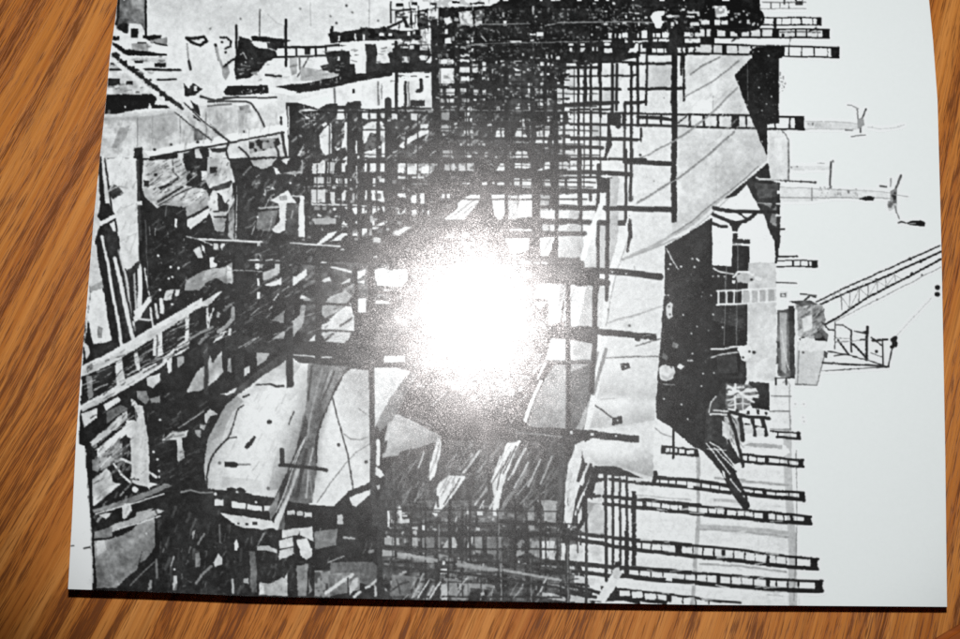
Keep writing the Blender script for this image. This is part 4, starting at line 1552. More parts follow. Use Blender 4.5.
p 214 6 0 | 605,349 606,360 600,384 588,436 582,436 592,396
c 60 1.2 | 602,354
@printed_scaffolding
p 56 14 1 | 560,327 600,329.4 630,332 656,335 656,340.4 628,336.4 600,333.6 560,332
p 46 8 0 | 635,337 641,338 640,341 635,340.6
l 50 3.4 | 594.6,310 594,345 592,372 591,392
p 46 12 1 | 560,427 600,431.4 639,436 638.6,442.6 600,438 560,434
b 200 | 570,431,573,434 590.6,433,594,436 615,434.6,617,436.6
@printed_harbour_sky
p 214 6 0 | 653,420 662,424 690,445 700,456 690,480 653,477
p 214 7 0 | 603,545 620,530 660,470 700,455 720,440 770,440 790,480 800,606 612,606
l 136 1 | 655,428 662,434 672,437
l 161 4 | 698,458 698,520 692,606
l 176 8 | 786,384 788,480 792,540 793,606
l 136 1.2 | 796,450 797,520 794,600
p 165 14 1 | 742,446 747,442 783,446 782,449 760,448.4
l 176 3 | 742,482 765,483 788,485
l 151 1.6 | 742,481 788,485
l 151 2 | 715,478 745,480
l 161 2.4 | 700,529 740,531 788,537
l 176 4 | 700,526 740,528 788,533
l 156 2 | 700,564 740,566 786,572
l 172 3 | 715,500 745,502
l 172 4 | 660,552 690,555
p 202 10 1 | 660,578 690,574 780,586 780,594 690,584
l 176 2 | 636,495 690,500
@printed_storage_tanks
p 214 8 0 | 769,384 791,384 790,396 770,395
p 216 8 0 | 769,396 789,396 790,411 770,410
p 214 8 0 | 770,412 789,412 790,428 772,428
l 110 1.2 | 771,395.6 791,396
l 110 1.2 | 769,411 790,411.4
l 120 1 | 770,429 790,429.4
l 130 1 | 789.4,384 790,430
c 190 1 | 804,404 803,417 795,404 804,421
p 216 6 0 | 739,447 745,442 760,440 785,445 790,452 780,458 750,454 741,452
p 165 10 1 | 742,446 750,443 782,445 782,449 758,447
@printed_timber_pile
p 44 14 1 | 749,381 769,383 769,410 752,408 746,396
p 52 20 1 | 706,410 728,380 728,440 742,462 720,470 704,452
p 100 30 1 | 726,384 750,384 756,392 750,405 742,411 726,408
l 206 1.8 | 727,388 742,387 757,391
l 200 1.6 | 727,394 744,395 758,397
l 208 2 | 728,386 742,395 754,402
l 190 1.6 | 727,400 740,397 752,398
l 200 1.6 | 729,406 740,403 750,404
l 212 1.8 | 734.6,384 735,410
l 190 1.4 | 743,386 742.6,410
l 180 1.4 | 728,405 738,396 748,388
k 34 60 12 5 1.4 10 225 | 726,384 750,384 752,404 742,411 726,408
p 210 8 0 | 728,390 756,388 757,391 728,394
l 215 2 | 735,384 735,410
l 70 1.4 | 730,398 748,386
l 212 2.4 | 728,386 748,397 758,395
l 40 3 | 727,411 748,417 769,418
l 205 1.8 | 714,410.6 728,411 
l 205 1.6 | 710,414 729,414.4
l 200 1.2 | 709,412 711,402 716,396
p 175 40 1 | 724,416 742,418 741,440 726,444
k 40 80 16 9 1.6 -60 226 | 722,414 744,418 742,446 724,446
l 42 3 | 729,414 736,436 743,466
l 46 4 | 740,418 743,440
l 44 3.6 | 752,420 755,435
l 44 3.6 | 762,418 766,435
l 44 2 | 745,424 764,428
p 44 10 1 | 748,410 750,414 746,414
p 44 10 1 | 756,408 760,414 757,415
c 44 1.6 | 737,411 748,412 758,411 766,413
p 200 20 1 | 743,425 752,424 753,434 744,434
p 200 20 1 | 757,426 764,428 764,436 756,436
p 198 30 1 | 722,420 730,426 728,440 722,436
p 40 10 1 | 704,446 712,440 722,446 744,490 750,506 746,511 742,508 730,492 722,474 706,452
p 40 10 1 | 712,442 722,448 737,472 736,473 728,466
l 210 1.2 | 706,443 716,456 730,474 
l 210 1.2 | 714,448 724,458 736,470
l 205 1 | 707,449 726,450
p 214 4 0 | 722,469 725,472 726,478 724,478
l 205 1.2 | 730,479 738,489 744,497
l 210 1.4 | 710,442 720,448 740,472
l 44 2 | 720,440 732,452
l 44 2 | 728,440 734,456
@printed_scaffolding
l 36 2.2 | 741,454 760,456 803,460.6
l 36 2.4 | 733,460 760,463 803,466.6
b 34 | 747,455,748.4,461 756,456,757.4,462 764.6,456.6,768,464 779,458,780,465 788,459,789,466 798,459,803.6,467.4
l 36 1.4 | 770,431 800,433
l 36 2.2 | 777,437 800,438.4
b 34 | 777,432,778.4,437.6 796,431.6,800.4,438.8
p 36 6 0 | 661,445 698,449 699,457 661,453.6
b 212 | 665.4,448,668.6,452 670,448,672.6,452 674.4,448.6,677,452.4 678.4,449,684,453 686,450,694,454
l 38 2 | 673.6,430 673,458
l 36 3.4 | 655,477.6 690,480 728,485.6
l 36 3.2 | 610,479.4 654,484 690,487.6 730,493
l 36 2.2 | 742,487.6 770,490.4 804,493
l 36 3.5 | 742,493.4 770,496.4 804,500
p 36 8 0 | 654,471 657,471 657.6,477 655,484 651,484 653,478
b 34 | 659,479,660.4,485.6 668,480,669.4,486 675.6,480.6,677,487 686,481,687,487 700.4,483,702,489 710,484,711.4,490 719,485,720,491 753,489,754.4,495 763,489,766.4,497 775,491,776,497 788,492,789,499 799,493,805,501
p 212 6 0 | 687.6,482 693,482.6 693,488.6 687,488.4
l 36 3.2 | 604,496.4 632,498.6 690,504.6 700,505
l 36 3.2 | 604,503.8 632,506.6 690,513 727,516.4
b 34 | 642,499,646,508 650.8,501,651.8,508 660,502,661.2,509.6 669.6,503,670.6,510 678,504,679,511 682,504,688,513 696.6,506,697.6,513 707.4,508,708.6,515 716,509,717,515
l 36 2.2 | 690,505 740,510 768,512 811,517
l 36 3.4 | 690,513 727,516.6
l 36 3.4 | 730,516.6 770,521 811,523.8
b 34 | 724,508.6,727,517 736,510,737,517 744,511,745,518 753,511,754,519 763,512,768,521 775,514,776,521 783,514,784,521 790,514,793,522 804,516,811.4,524.4
l 36 3.5 | 620,538.6 660,542.4 690,545.4
l 36 2.2 | 690,545.4 740,550 780,555.6 818,559
l 36 3.4 | 604,544.8 640,550 690,556 740,561 780,566 817,568.6
b 34 | 640.6,541,642,549 650.8,542,652,551 661,543,662,551.6 674.6,544,681.4,553 692,546,693,555 702,548,703.4,557 713,549,714.4,557.6 721,550,724.6,558.4 733,551,734,559.6 744,552,745,560 754,553,755,562 766,555,769.4,563 775.6,556,776.6,564 785,557,786,565 795,557,796.4,566 810,558,817.4,569
l 36 3.7 | 622,567.4 650,569.6 690,572.4 
l 40 2.4 | 690,572.6 730,575.4 780,580 822,581
l 36 3.9 | 620,575.6 650,579 690,582.4 740,586.6 780,589.6 822,591
b 34 | 628,569,629,577 638.6,570,640,578 650,571,651,579 662,571,663,580 684,573,685.4,582 695,573,696.4,583 706,574,707,584 716,575,720,585 730,576,731,586 741,577,742,586 753,578,754,588 766,579,770,590 776,580,777,590 787,581,788.4,590 798,581,799.4,590 815,580,822.6,592
p 212 6 0 | 666,573 672.6,573.6 672,582 665,581
l 36 2 | 618,588.8 650,592.4 690,597 720,602
l 36 3.7 | 610,596.4 640,599 665,602.6
p 36 8 0 | 600,586 616,586 620,598 640,600 640,604 604,603
b 34 | 618,589,619,599 630,590,631.4,600 643,592,644.4,601 656,593,657,602 666,594,671,602 682,596,683,604 695,597,696,605 708,600,709,605
l 50 2 | 705,600 740,603
b 216 | 619.4,590.4,629.6,596 632,591.6,642,598 645,593.4,655,599.4
b 36 | 631.4,491,636,566
b 36 | 624,531,628.4,576
l 36 2.4 | 612.4,475 612.6,590
l 36 2 | 619.6,478 620,570
l 36 2.4 | 626.6,478 627,530
l 38 3 | 605.6,480 606,580
p 42 14 1 | 586,462 597,466 606,466 616,467 644,478 610,476 600,486 592,500 586,495 584,478
b 205 | 598,474,603,478 607,475,611,478 621,476,626,480 628,477,634,481 636,478,641,482
p 200 12 1 | 596,482 604,481 604,494 593,493
b 206 | 607,482,611,495 614,482,618.4,496 598,498,602,501.6 607.6,499,610.6,502 615,499,618.4,502.6
p 50 14 1 | 579,483 584,488 582,505 575,520 573,528 570,520 575,500
l 42 3.4 | 581,492 584,505 583,520 577,530
p 196 18 1 | 594,504 604,505 604,533 588,532 588,516
b 206 | 607,506,611,536 614,506,618,538
l 42 2.4 | 560,498 600,496
l 40 3 | 585,534.4 605,536.6 625,539
l 46 3.4 | 560,531 585,534
l 48 3 | 540,530 567,541
l 44 4 | 500,531 560,536 586,541 606,544
l 44 4 | 545,561 580,564 612,567 622,568
l 46 3.4 | 545,568 590,573 612,576
l 44 3 | 560,584 590,590 600,593
l 46 3 | 560,590 595,597
b 52 | 584.6,470,587.4,604 565.6,530,569.4,606 556,520,558.6,560 579,530,581,545
l 110 1.2 | 567.6,545 568,604
l 120 1.2 | 530,560 531,604
l 50 5 | 438,520 437.4,600
l 50 4.4 | 380,500 379,598
l 56 3 | 409.6,530 409.6,552
l 50 3.4 | 420,525 420,555
l 54 4 | 484,532 485,556
l 52 4 | 460,530 461,556
l 48 5 | 526,530 528,580
l 120 1.2 | 439.6,530 440,560
l 130 1.2 | 498.6,525 500,575
p 212 6 0 | 613,572 619,574 617,584 610,594 602,606 594,604 600,592
p 180 14 1 | 612,570 618,566 622,574 618,580 614,578
b 40 | 615,562,621,566.6
p 216 6 0 | 606,601 620,600 640,604 640,606 600,606
@printed_harbour_crane
p 150 40 1 | 795,302 822,304 826,320 820,340 798,336
k 40 90 34 9 1.8 35 221 | 797,302 824,304 824,338 798,336
k 180 215 16 7 1.6 50 222 | 797,302 824,304 824,338 798,336
p 205 10 1 | 802,318 812,314 812,328 803,332
p 100 30 1 | 777,310 791,309 794,350 793,378 778,376 776,350
p 60 14 1 | 788,306 794,306 795,378 790,378
p 165 16 1 | 779,312 786,312 786,374 781,370
l 205 1.02 | 781,330 784,352 789,370
l 200 1.19 | 796.6,310 796.4,340
l 45 1.10 | 775,378.4 795,377.6
l 55 1.53 | 776,378 776,384
l 55 1.53 | 786,378 786,384
b 70 | 776.6,341,778.6,348 776,356,778,364
p 194 8 0 | 797,341 827,341 822,366 817,385 794,384
p 212 6 0 | 800,338 826,339 825,351 798,351
l 105 0.85 | 799,351 797,383
l 105 1.02 | 825,351 817,385 795,384
c 90 1.2 | 803,352.6
p 70 30 2 | 813,334 822,328 828,334 827,341 815,340
p 70 10 0 | 824,350 828,352 827,358 824,357
l 65 1.53 | 822,322 829,330 834,330
l 65 1.36 | 834.6,323 834.8,349
l 85 1.36 | 836,325 843,325 850,329.6
l 51 1.53 | 851,330 851.4,352
l 65 1.36 | 854,331 862,333 867,333
p 60 6 0 | 860,332.6 867,330 867,335
l 40 2.46 | 867,327 866.6,360
l 55 1.78 | 838,340 849,355
l 51 1.95 | 853,344 866,358
l 135 1.02 | 836,338 851,338
l 135 1.02 | 836,342 866,339.6
l 75 1.36 | 860,339.6 867,339.6
l 65 1.53 | 871,337 881,345
l 51 1.36 | 882,339 882.6,365
l 45 1.78 | 872,340.4 887,339.6
l 95 1.10 | 871,353 881,356.4
c 50 1.6 | 876,351
c 44 3 | 893,340 894.4,344
c 44 2 | 891.6,347 895,338
l 55 1.36 | 892,347 890,356 888,366
l 55 1.78 | 888,366.6 874,365.6 858,364.6 822,362.4
l 75 1.10 | 888,367 850,369 822,370.6
l 65 1.36 | 828,351 840,353.6 849,355 867,360 886,366.6
l 65 1.53 | 834,356 845,354.4
l 55 1.53 | 800,304 810,295 815,296.6
l 75 1.36 | 800,294 816,295
p 80 24 1 | 789,301 810,300 818,304 800,306
p 205 8 0 | 779,292 788,291.6 788,297.6 779,297
p 90 14 0 | 780,293 786,292.8 786,296.6 780,296.4
p 205 6 0 | 781,294 785,294 785,296 781,296
@printed_scaffolding
b 205 | 473,89,478,94 480,89,486,94 473,98,476,100.4 480,98,485,100.4 528,88,532,94 545,90,547.4,94 528,83,530.4,85 540,82,543,84 556,82,560,84 554,89,563,98 564,80,570,86 564,89,570,97 553,100,563,103.4 564,99,570,102.4 565,106,570,111 538,102,543,107 465,112,470,115.6 465,118,468,121.4 469,118,471.4,121.4 545,116,549,121.6 560,114,563,121.6 568,112,570,121.6 464,130,468,133.6 469,129,473,133.6 489,127,492,131.6 507,127,509.4,131.6 529,124,532,128.6 535,124,542,127.6 558,125,563,134.4 565,124,570,134.4 552,138,555,144.6 558,137,563,144.6 565,138,570,144.6 507,151,511,157.6 531,154,533,157.6 565,150,570,155.6
b 160 | 450,80,470,82.4 503,91,508,94 546,97,549,107 490,119,492.4,121 507,118,510,121 529,119,531,121 535,98,543,101 485,152,487.4,157 557,153,563,154.6 513,141.4,529,143 478,143,481,145 463,137,472,139 466,143,472,146
p 205 10 1 | 450,85 455,85 454,97 451,97
p 208 8 0 | 460,86 469,85 465,93 461,94
p 150 50 2 | 461,98 470,98 471,104 462,104
p 206 8 0 | 466,109 470,105.6 472,110 467,110.6
p 200 8 0 | 513,93.6 518,91 517,94
p 206 8 0 | 537,94 541,88 543,94
p 190 8 0 | 496,104 499,106 500,110 497,110
p 190 8 0 | 502,104 506,102 505,107
p 200 8 0 | 515,107 519,102.6 520,108 515,108.4
p 200 8 0 | 528,105 532,102 531.6,110 529,110
p 196 8 0 | 519,121 524,116.6 524.4,121.4
l 150 0.9 | 392,109.6 470,109.8 514,110.2 575,110.6
p 206 10 1 | 495.6,137 496,131 499,127 504,127 504,137
p 206 14 1 | 513,137.6 517,128 521,126 525.4,126 524,131 526.6,136 522,137.6
p 80 20 1 | 521,129 524,130 525,134 521.6,134
p 200 14 1 | 530,129 533,129.6 532.6,142.6 530,142
p 206 10 1 | 535.6,143 536,132 541,130 544,126 549.6,124 549.6,132 546.6,143
l 150 1 | 538,140 545,128
p 190 16 1 | 512,157.6 516,151 527,151 528,157.6
p 190 16 1 | 466,152 472,154 471,158 465,157
k 110 190 40 9 2.6 38 121 | 394,116 500,116 500,160 394,160
p 206 10 1 | 445,219 458,207 472,195 480,194 478,203 463,220 448,222
l 120 1.2 | 450,218 474,199
l 120 1 | 456,219 476,203
l 130 1 | 466,206 477,197
p 205 10 1 | 398,146 410,136 420,130 430,129.4 428,133 414,139 402,148
l 44 6 | 387.6,100 388,160 388,215
l 40 2.4 | 405,82 405.4,150
l 40 6.4 | 434,22 435,80 437,150 438,192
l 40 4.4 | 457,22 457,110
l 42 4.6 | 506,60 506.4,120 507,190
l 46 4.4 | 532.6,64 533,140 534,200 535,258
l 44 3 | 481,62 481,112
l 42 3 | 489.6,70 490,135
l 44 2.4 | 545,66 545.6,124
l 42 3 | 555.4,62 555.8,160 556.4,258
l 42 3.6 | 579,150 581,258
l 40 4 | 440,124.6 500,123.6 560,123.4
l 42 2.6 | 440,137 500,138 560,138.4
l 42 4 | 440,147.4 500,147.6 560,146.8
l 42 4.4 | 392,160 440,160.4 500,159.8 560,159.4
l 40 4.6 | 360,174 420,173.6 500,173 560,172.6
l 46 5 | 390,180.4 440,180 480,180
l 44 6 | 395,190 460,190.6 560,191.2
l 44 3 | 540,206.6 575,207.2
l 48 4.4 | 420,222.6 500,221.4 560,221.2
l 52 4.4 | 490,233.4 530,233 584,233.6
l 42 3.6 | 435,86 500,86.6 556,86.8
l 42 3.4 | 435,96.4 500,96.6 552,97
l 42 3.4 | 436,104 480,103.4 500,102
l 44 2.6 | 500,115 552,114.4
l 46 7 | 226,249 300,251 345,254 430,260
l 44 8 | 239,255 240,320 239,378
l 46 6 | 289,256 289.6,300 290,384
l 50 5 | 318,258 318,360
l 48 3.6 | 355.4,268 356.4,332
l 50 5 | 370.6,262 371.4,360 372,420
l 200 1.3 | 198,238.6 236,240.6 262,242
l 195 1.3 | 290,243 340,245.4
p 62 16 1 | 490,257.6 585,257.8 585,276 576,277 571,283.6 490,283
b 205 | 520,261,530,264 533,261.4,539,264 541,261.6,547,263.6
@printed_hull_strakes
p 206 10 1 | 541,209.6 555,210 555,218.6 541,218
p 206 10 1 | 558,210 569,210 568,218.8 558,218.6
g 206 165 558,230 580,244 12 1 | 558,236 582,236 584,246 582,257.6 558,257.6
p 172 14 1 | 569,210 580,210 578,219 568,219
p 165 14 1 | 569,224.6 581,224.6 581,231.6 566,231.6
g 212 180 585,240 600,250 10 1 | 588,226 596,225 596.4,268 584,268 584,256
p 172 14 1 | 599,225.6 607,225.6 606.4,268 599,268
p 172 14 1 | 609.4,178 619,178 617,206.6 609.4,206
p 168 14 1 | 609.4,211.6 619,211.6 617,240 612,262 609,268
p 210 8 1 | 540,237 555,237 552,248 548,256 540,256
l 160 1.4 | 541,254 551,239
p 208 8 0 | 548,284 560,284 562,300 556,324 548,324
p 150 14 1 | 560,284 566,284 562,300 558,306
p 208 10 1 | 572,286 587,286 584,300 578,326.6 564,326 568,300
l 150 1.4 | 574,288 569,304 566,324
g 160 178 586,284 590,326 10 1 | 587.6,284 597,284.6 594,327 577.6,326
p 184 12 1 | 599,285 606,285 603,327 596,327
p 206 8 0 | 551.6,339 566,339 566,359.6 547.6,359.6
p 206 8 0 | 570,340 574,340 573,360 570,360
p 182 10 1 | 574,340 592,343 592,360 572,360
g 128 150 535,395 566,385 16 1 | 526,426 533,405 546,376 554,364 590,364 590,372 566,376 566,430 540,428
p 90 16 1 | 566,374 591,364 595,384 586,430 566,429
l 196 2.6 | 553,341 545,363 538,378
l 200 3.4 | 541,381 535,394 528,412 525,421
p 148 16 1 | 590,398 592,402 582,430 575,430
l 216 5 | 601,204 598.6,212 592,226 588,240 583,258
p 214 6 0 | 628.6,213 632,213 628,232 622,256 615,272 609,298 606,326 601,326 603,300 608,272 616,248 623,232
l 150 1 | 628,240 620,262 614,280 609,306 606,326
p 40 8 0 | 629,214 631,222 632,236 630,243 628,252 626.6,252 628,238 627.6,225
l 214 5 | 604,338 602,350 596,378 592,402 586,430
l 130 3.4 | 606,349 603,360 597,380 593,394
l 48 4 | 567.8,285 568,340 568,428
l 46 4.4 | 595,284 594.6,345 591,392
l 44 3 | 598,222 597.6,284
l 42 3.2 | 608,210 607,250 606.4,300
l 90 3 | 545,361.4 592,361.6
@printed_scaffolding
l 42 5.4 | 585,270 612,271.4 640,274.2 660,276.6
b 40 | 655.6,273,661,279.4
c 190 0.9 | 625.6,273.6 612,272
l 46 5.4 | 577,281 592,282 607,282.6
p 64 14 1 | 545,325 596,328 596,340 580,338.6 548,337
p 46 12 1 | 596,328.4 656,334 656,339.6 620,337 596,334.4
p 60 18 1 | 505,425 560,428 592,431.6 592,438 570,446 510,441
p 46 12 1 | 560,428.4 600,431.6 639,436 638.6,442.6 600,438.6 560,436
l 120 1.4 | 516,432 540,434 562,437
b 200 | 570,431,573,434 590.6,433,594,436 615,434.6,617,436.6
@printed_hull_strakes
p 62 34 4 | 402,448 440,440 500,440 575,444 568,470 566,500 540,500 480,500 420,500 380,500 380,482
k 70 130 60 16 2.4 58 122 | 402,452 500,444 566,450 560,495 390,495
g 172 140 392,420 440,440 16 1 | 384,457 388,434 395,414 410,419 425,427 441,436 440,440 420,447 400,452
l 90 1.6 | 395,412 412,418 432,426
p 210 12 1 | 437,437 441,440 440,455 434,476 430,481 428.6,472 432,455
l 110 1 | 439,444 435,462
l 170 2.4 | 480,450 470,464 462,474
l 150 2 | 472,454 460,470
l 90 1.4 | 455,473 470,474.6
p 208 14 1 | 439,482 449,475 465,476 455,491 436,516 432,514 436.6,500 436,486
l 214 3 | 464,477 450,497 435,515
l 110 1.2 | 441,496 449,482
l 60 2 | 437,497 438,506
p 206 16 1 | 507,443 518,441 514,455 507,474 501,494 496.6,516 493,514 493.4,496 491,481 500,460
l 216 3 | 519,441 508,462 499,480 494.6,514
l 205 2.4 | 506,462 493,482 494,492
l 90 1.4 | 511,452 500,474 497,490
l 172 2.6 | 525,449 518,462 511,476
l 115 3 | 523,478 512,494 500,512
p 212 10 1 | 568,462 577,444 584,440 581,462 576,484 573,500 570,528 566,525 564.6,500 566,480
l 216 4 | 588,459 578,484 572,506 568.6,526
l 206 2.6 | 594,463 586,484 575,514
l 206 2 | 590,460 584,474
l 50 3 | 585,464 578,480
l 50 3 | 592,468 583,488 577,500
k 150 205 20 8 2 68 123 | 566,470 576,470 572,520 566,520
@printed_scaffolding
l 48 4 | 386,529.6 430,533 500,534.6
l 48 4 | 500,521.4 540,523.6 566,526
l 50 3 | 380,546 410,549 437,553
l 205 2 | 388,512 388.6,526
l 205 2.2 | 399.6,506 400.6,520
l 190 1.6 | 397,513 404,513.4
l 120 1.2 | 438.6,524 439,560
l 120 1.2 | 498,520 500,575
@printed_debris
k 40 110 60 8 1.6 30 141 | 145,160 206,160 206,200 152,204
k 40 110 36 7 1.6 60 142 | 208,160 236,160 232,230 210,228
k 120 200 22 8 1.4 30 143 | 150,160 206,160 206,226 160,204
k 70 150 40 6 1.4 35 144 | 145,210 236,236 236,330 152,320
@printed_quay_wall
k 170 195 30 10 2 70 145 | 106,158 136,158 138,258 124,262
@printed_timber_staging
k 120 180 60 10 1.2 28 146 | 84,368 200,302 186,342 104,404 84,412
k 60 130 30 8 1.6 35 147 | 92,402 148,402 148,500 94,520
k 60 130 50 7 1.6 35 148 | 150,330 236,310 236,390 204,470 150,490
k 30 60 40 10 1.6 35 149 | 92,342 200,310 180,400 92,440
@printed_scaffolding
k 80 160 60 8 1.8 33 150 | 240,170 345,170 345,345 244,345
k 120 205 70 9 2.4 42 152 | 292,106 436,106 436,176 292,176
@printed_dock_floor
k 60 130 50 8 1.6 72 154 | 160,530 380,530 380,598 160,588
@printed_scaffolding
k 34 60 30 16 1.6 88 155 | 380,500 584,500 584,602 380,600
k 34 60 16 18 1.8 -3 156 | 380,500 600,505 600,602 380,600
k 130 195 70 6 1.8 70 157 | 384,505 584,505 584,600 384,598
@printed_harbour_sky
k 188 206 60 16 2.6 -3 158 | 640,495 785,495 785,604 640,600
@printed_ship_hull
k 178 206 60 18 1.4 42 159 | 686,60 734,60 750,118 762,160 700,215 682,220
k 196 214 40 14 1.2 25 160 | 612,280 662,270 654,410 600,420
@printed_dock_equipment
k 80 180 36 7 1.6 8 161 | 236,66 345,48 345,74 240,84
k 40 60 30 6 1.4 0 162 | 340,44 436,40 436,80 340,84
@printed_ladder+
l 208 3 | 111,46 128,59 150,76 180,102 200,118 212,128
l 208 3 | 109,57 125,70 140,82 175,110 196,127
l 60 1.3 | 184,103 203,121 226,139
l 70 1.2 | 176,113 195,128 211,139.5
l 44 3.6 | 113,54.4 117.5,58
l 44 3.6 | 121,60.6 126,64.6
l 44 3.6 | 129,67 134,71
l 44 3.6 | 137,73.2 142,77.2
l 44 3.6 | 145,79.4 150,83.4
l 44 3.6 | 153,85.6 158,89.6
l 44 3.6 | 161,92 166,96
l 44 3.6 | 169,98.2 174,102.2
l 60 2.6 | 177,104.6 182,108.6
@printed_scaffolding
b 200 | 312,163,320,172 336,178,338,185.4 341,163,345,172 391,113,397,119 411,113,418,120 420,124,428,128 398,164,404,173 407,167,418,174 421,166,431,173 398,176,408,179 412,176,424,178 379,178,386,182 399,193,406,197 411,195,416,203 420,193,424,204 411,210,418,216
b 150 | 327,177,331,186 352,193,355,200 412,183,430,185 440,112,449,120 441,125,451,131 443,150,452,157 444,164,452,170
p 206 8 0 | 352,208 364,206 364,213 354,214
p 206 8 0 | 350,235 362,228 372,228 360,236
p 196 8 0 | 392,233 404,226 412,226 398,236
l 44 4.4 | 349,110 349.6,180 350,240
l 42 3.6 | 359,110 359.4,260
l 44 3 | 368,160 368.6,250
l 40 3 | 396,42 396.4,112
l 42 3.4 | 378,110 378.4,175
p 206 10 0 | 373,367 395,367 411,371 396,392 384,412 373,430
l 60 4.4 | 371.4,360 372.4,440 373,484
p 110 24 1 | 410,371 418,374 392,420 380,432 376,424 390,398
l 110 1 | 762,1.6 806,2
l 120 1 | 760,8.2 806,8.4
b 70 | 795,0,803,5 783,0,785,4 770,2,771,8 779,2,780,8 788,2,789,8
@printed_ship_hull
l 130 1.6 | 720,57 700,67 690,74
l 140 1.6 | 739,61 714,80 684,97
l 140 1.6 | 737,88 715,110 684,135 647,155
l 140 1.6 | 734,132 702,160 680,177 637,203
@printed_scaffolding
k 30 46 60 11 2.4 0 171 | 394,6 438,6 438,82 394,82
k 30 46 40 14 1.8 90 172 | 396,6 438,6 438,60 396,60
w 110 205 46 5 4 173 | 434,14 470,14 470,108 434,108
w 110 200 50 4 3 174 | 470,50 576,50 576,108 470,108
@printed_dark_deckhouse
p 214 6 0 | 738,345.6 748,344.6 750.4,348 752,353 750,358 746,361.4 741.6,360 739.6,354 737,350
l 206 1.8 | 711,349 722,349 732,347 740,346.4
l 180 1.6 | 711,357.6 724,353.6 737,352.4
c 50 1.1 | 743,357.6 749,351.4
c 60 1.6 | 753.6,352
p 60 14 1 | 716,356 736,353.6 738,372 718,374
p 206 16 1 | 658.6,368 663,364.6 668,366.6 673,366 675.6,372 672,378 667,381.6 660,379.4 661,373
s 140 2 2 .7 | 662,376 668,379 673,374
s 165 2 2 .6 | 665,367 667,372
l 60 1 | 670,366 671.5,368
c 206 2.4 | 680,366.4
p 190 12 0 | 666,305 669.6,302 673,304.6 671.6,310 673,316 669,319.6 666,314 668,309
c 60 0.9 | 669,306 670,314
p 175 16 1 | 736,275 744,271.4 753,275 755,279.6 747,283.4 737.6,281.6
l 214 1.8 | 733,276.6 738,271.4 748,271.4 753,275
c 214 2 | 757.6,278.6
c 50 1.4 | 751.6,279.4
@printed_quay_wall
s 155 4 6 .55 | 105,119 140,117 178,113
s 150 3 5 .55 | 120,126 116,150
s 168 3 5 .5 | 141,122 139,150
s 150 3 4 .5 | 161,120 158,147
s 96 3 4 .6 | 192,121 197,140
s 150 4 5 .5 | 226,110 223,136
s 140 3 4 .5 | 243,112 241,130
s 165 8 6 .5 | 210,112 270,110
s 160 10 8 .45 | 108,192 126,187
s 150 6 6 .4 | 122,240 134,262
s 150 5 5 .5 | 93,286 103,282
s 190 20 14 .5 | 160,10 260,16 330,14
s 175 5 5 .4 | 340,90 346,100
s 165 4 5 .45 | 376,84 378,104
s 170 6 5 .45 | 410,84 412,104
s 60 5 5 .5 | 118,4 120,26
@printed_debris
s 120 5 5 .55 | 150,198 168,204 184,206
s 130 6 6 .5 | 150,166 156,186
s 120 5 5 .5 | 178,166 186,178
s 140 5 5 .5 | 196,190 188,206
s 110 6 6 .5 | 212,172 218,182
s 110 5 5 .5 | 222,214 220,230
s 105 8 7 .5 | 190,288 215,276 228,282
@printed_timber_staging
s 130 4 4 .5 | 88,372 120,354
s 140 3 4 .5 | 150,336 176,320
s 120 4 4 .5 | 86,410 110,396
s 140 3 4 .45 | 140,376 162,362
s 150 5 5 .5 | 134,470 136,410
s 150 4 4 .5 | 146,480 145,420
s 90 6 6 .6 | 100,490 108,500
s 110 6 6 .5 | 196,388 210,372 220,360
s 95 14 10 .5 | 100,580 120,566 140,550
s 160 8 8 .4 | 104,552 128,542
s 80 6 6 .55 | 112,584 140,560
s 80 4 5 .5 | 316,480 318,440 328,404
s 150 3 3 .5 | 316,380 310,420 306,450
@printed_rounded_hull
s 132 10 11 0.52 | 209,488 208,466 212,440 224,414 238,398
s 150 8 12 0.38 | 222,488 222,450 234,418
s 120 10 12 0.56 | 308,376 303,415 292,455 280,490
s 165 12 14 0.38 | 296,380 288,420 276,460 270,486
s 150 8 10 0.41 | 252,390 270,374 286,362
s 175 8 8 0.38 | 225,490 268,496
s 196 14 14 0.38 | 236,460 246,440
s 150 8 10 0.41 | 369,372 370,420 369,470
s 176 10 14 0.38 | 356,380 356,430 350,480
s 170 6 8 0.38 | 322,440 320,470 312,500
s 180 10 10 0.30 | 345,372 366,372
s 160 6 8 0.38 | 398,376 386,400 376,420
@printed_hull_strakes
s 190 10 10 .5 | 396,430 408,444
s 110 6 8 .5 | 392,450 420,444 440,438
@printed_ship_hull
s 172 18 20 0.31 | 690,222 722,196 752,170
s 178 14 16 0.28 | 742,84 752,120 762,150
s 170 10 12 0.25 | 690,80 704,66
s 182 16 18 0.22 | 690,130 690,190
s 162 4 7 0.37 | 600,391 656,393
s 158 5 8 0.37 | 592,424 654,417
s 132 8 9 0.37 | 588,468 620,466 652,472
s 216 6 8 0.37 | 600,405 654,404
s 216 6 8 0.31 | 590,448 652,450
@printed_harbour_sky
s 188 4 7 .5 | 620,535 690,548
s 190 6 8 .5 | 640,566 700,570
s 196 10 10 .5 | 706,510 780,520
s 192 6 8 .5 | 710,556 780,562
s 200 8 8 .5 | 710,470 780,476
@printed_scaffolding
w 110 205 130 4.5 3.4 201 | 300,110 436,106 436,240 300,240
w 100 200 170 4 3 202 | 440,56 600,56 600,170 440,170
w 90 180 70 3.4 2 203 | 440,10 640,6 640,40 440,50
x 36 16 20 .8 1.6 204 | 436,56 600,56 600,200 436,200
x 38 8 10 .8 1.6 205 | 300,106 436,104 436,240 300,240
k 150 205 36 20 1 30 206 | 240,250 350,250 350,345 220,345
l 46 2.4 | 240,262 300,263 345,266
l 44 2 | 236,300 300,302 350,305
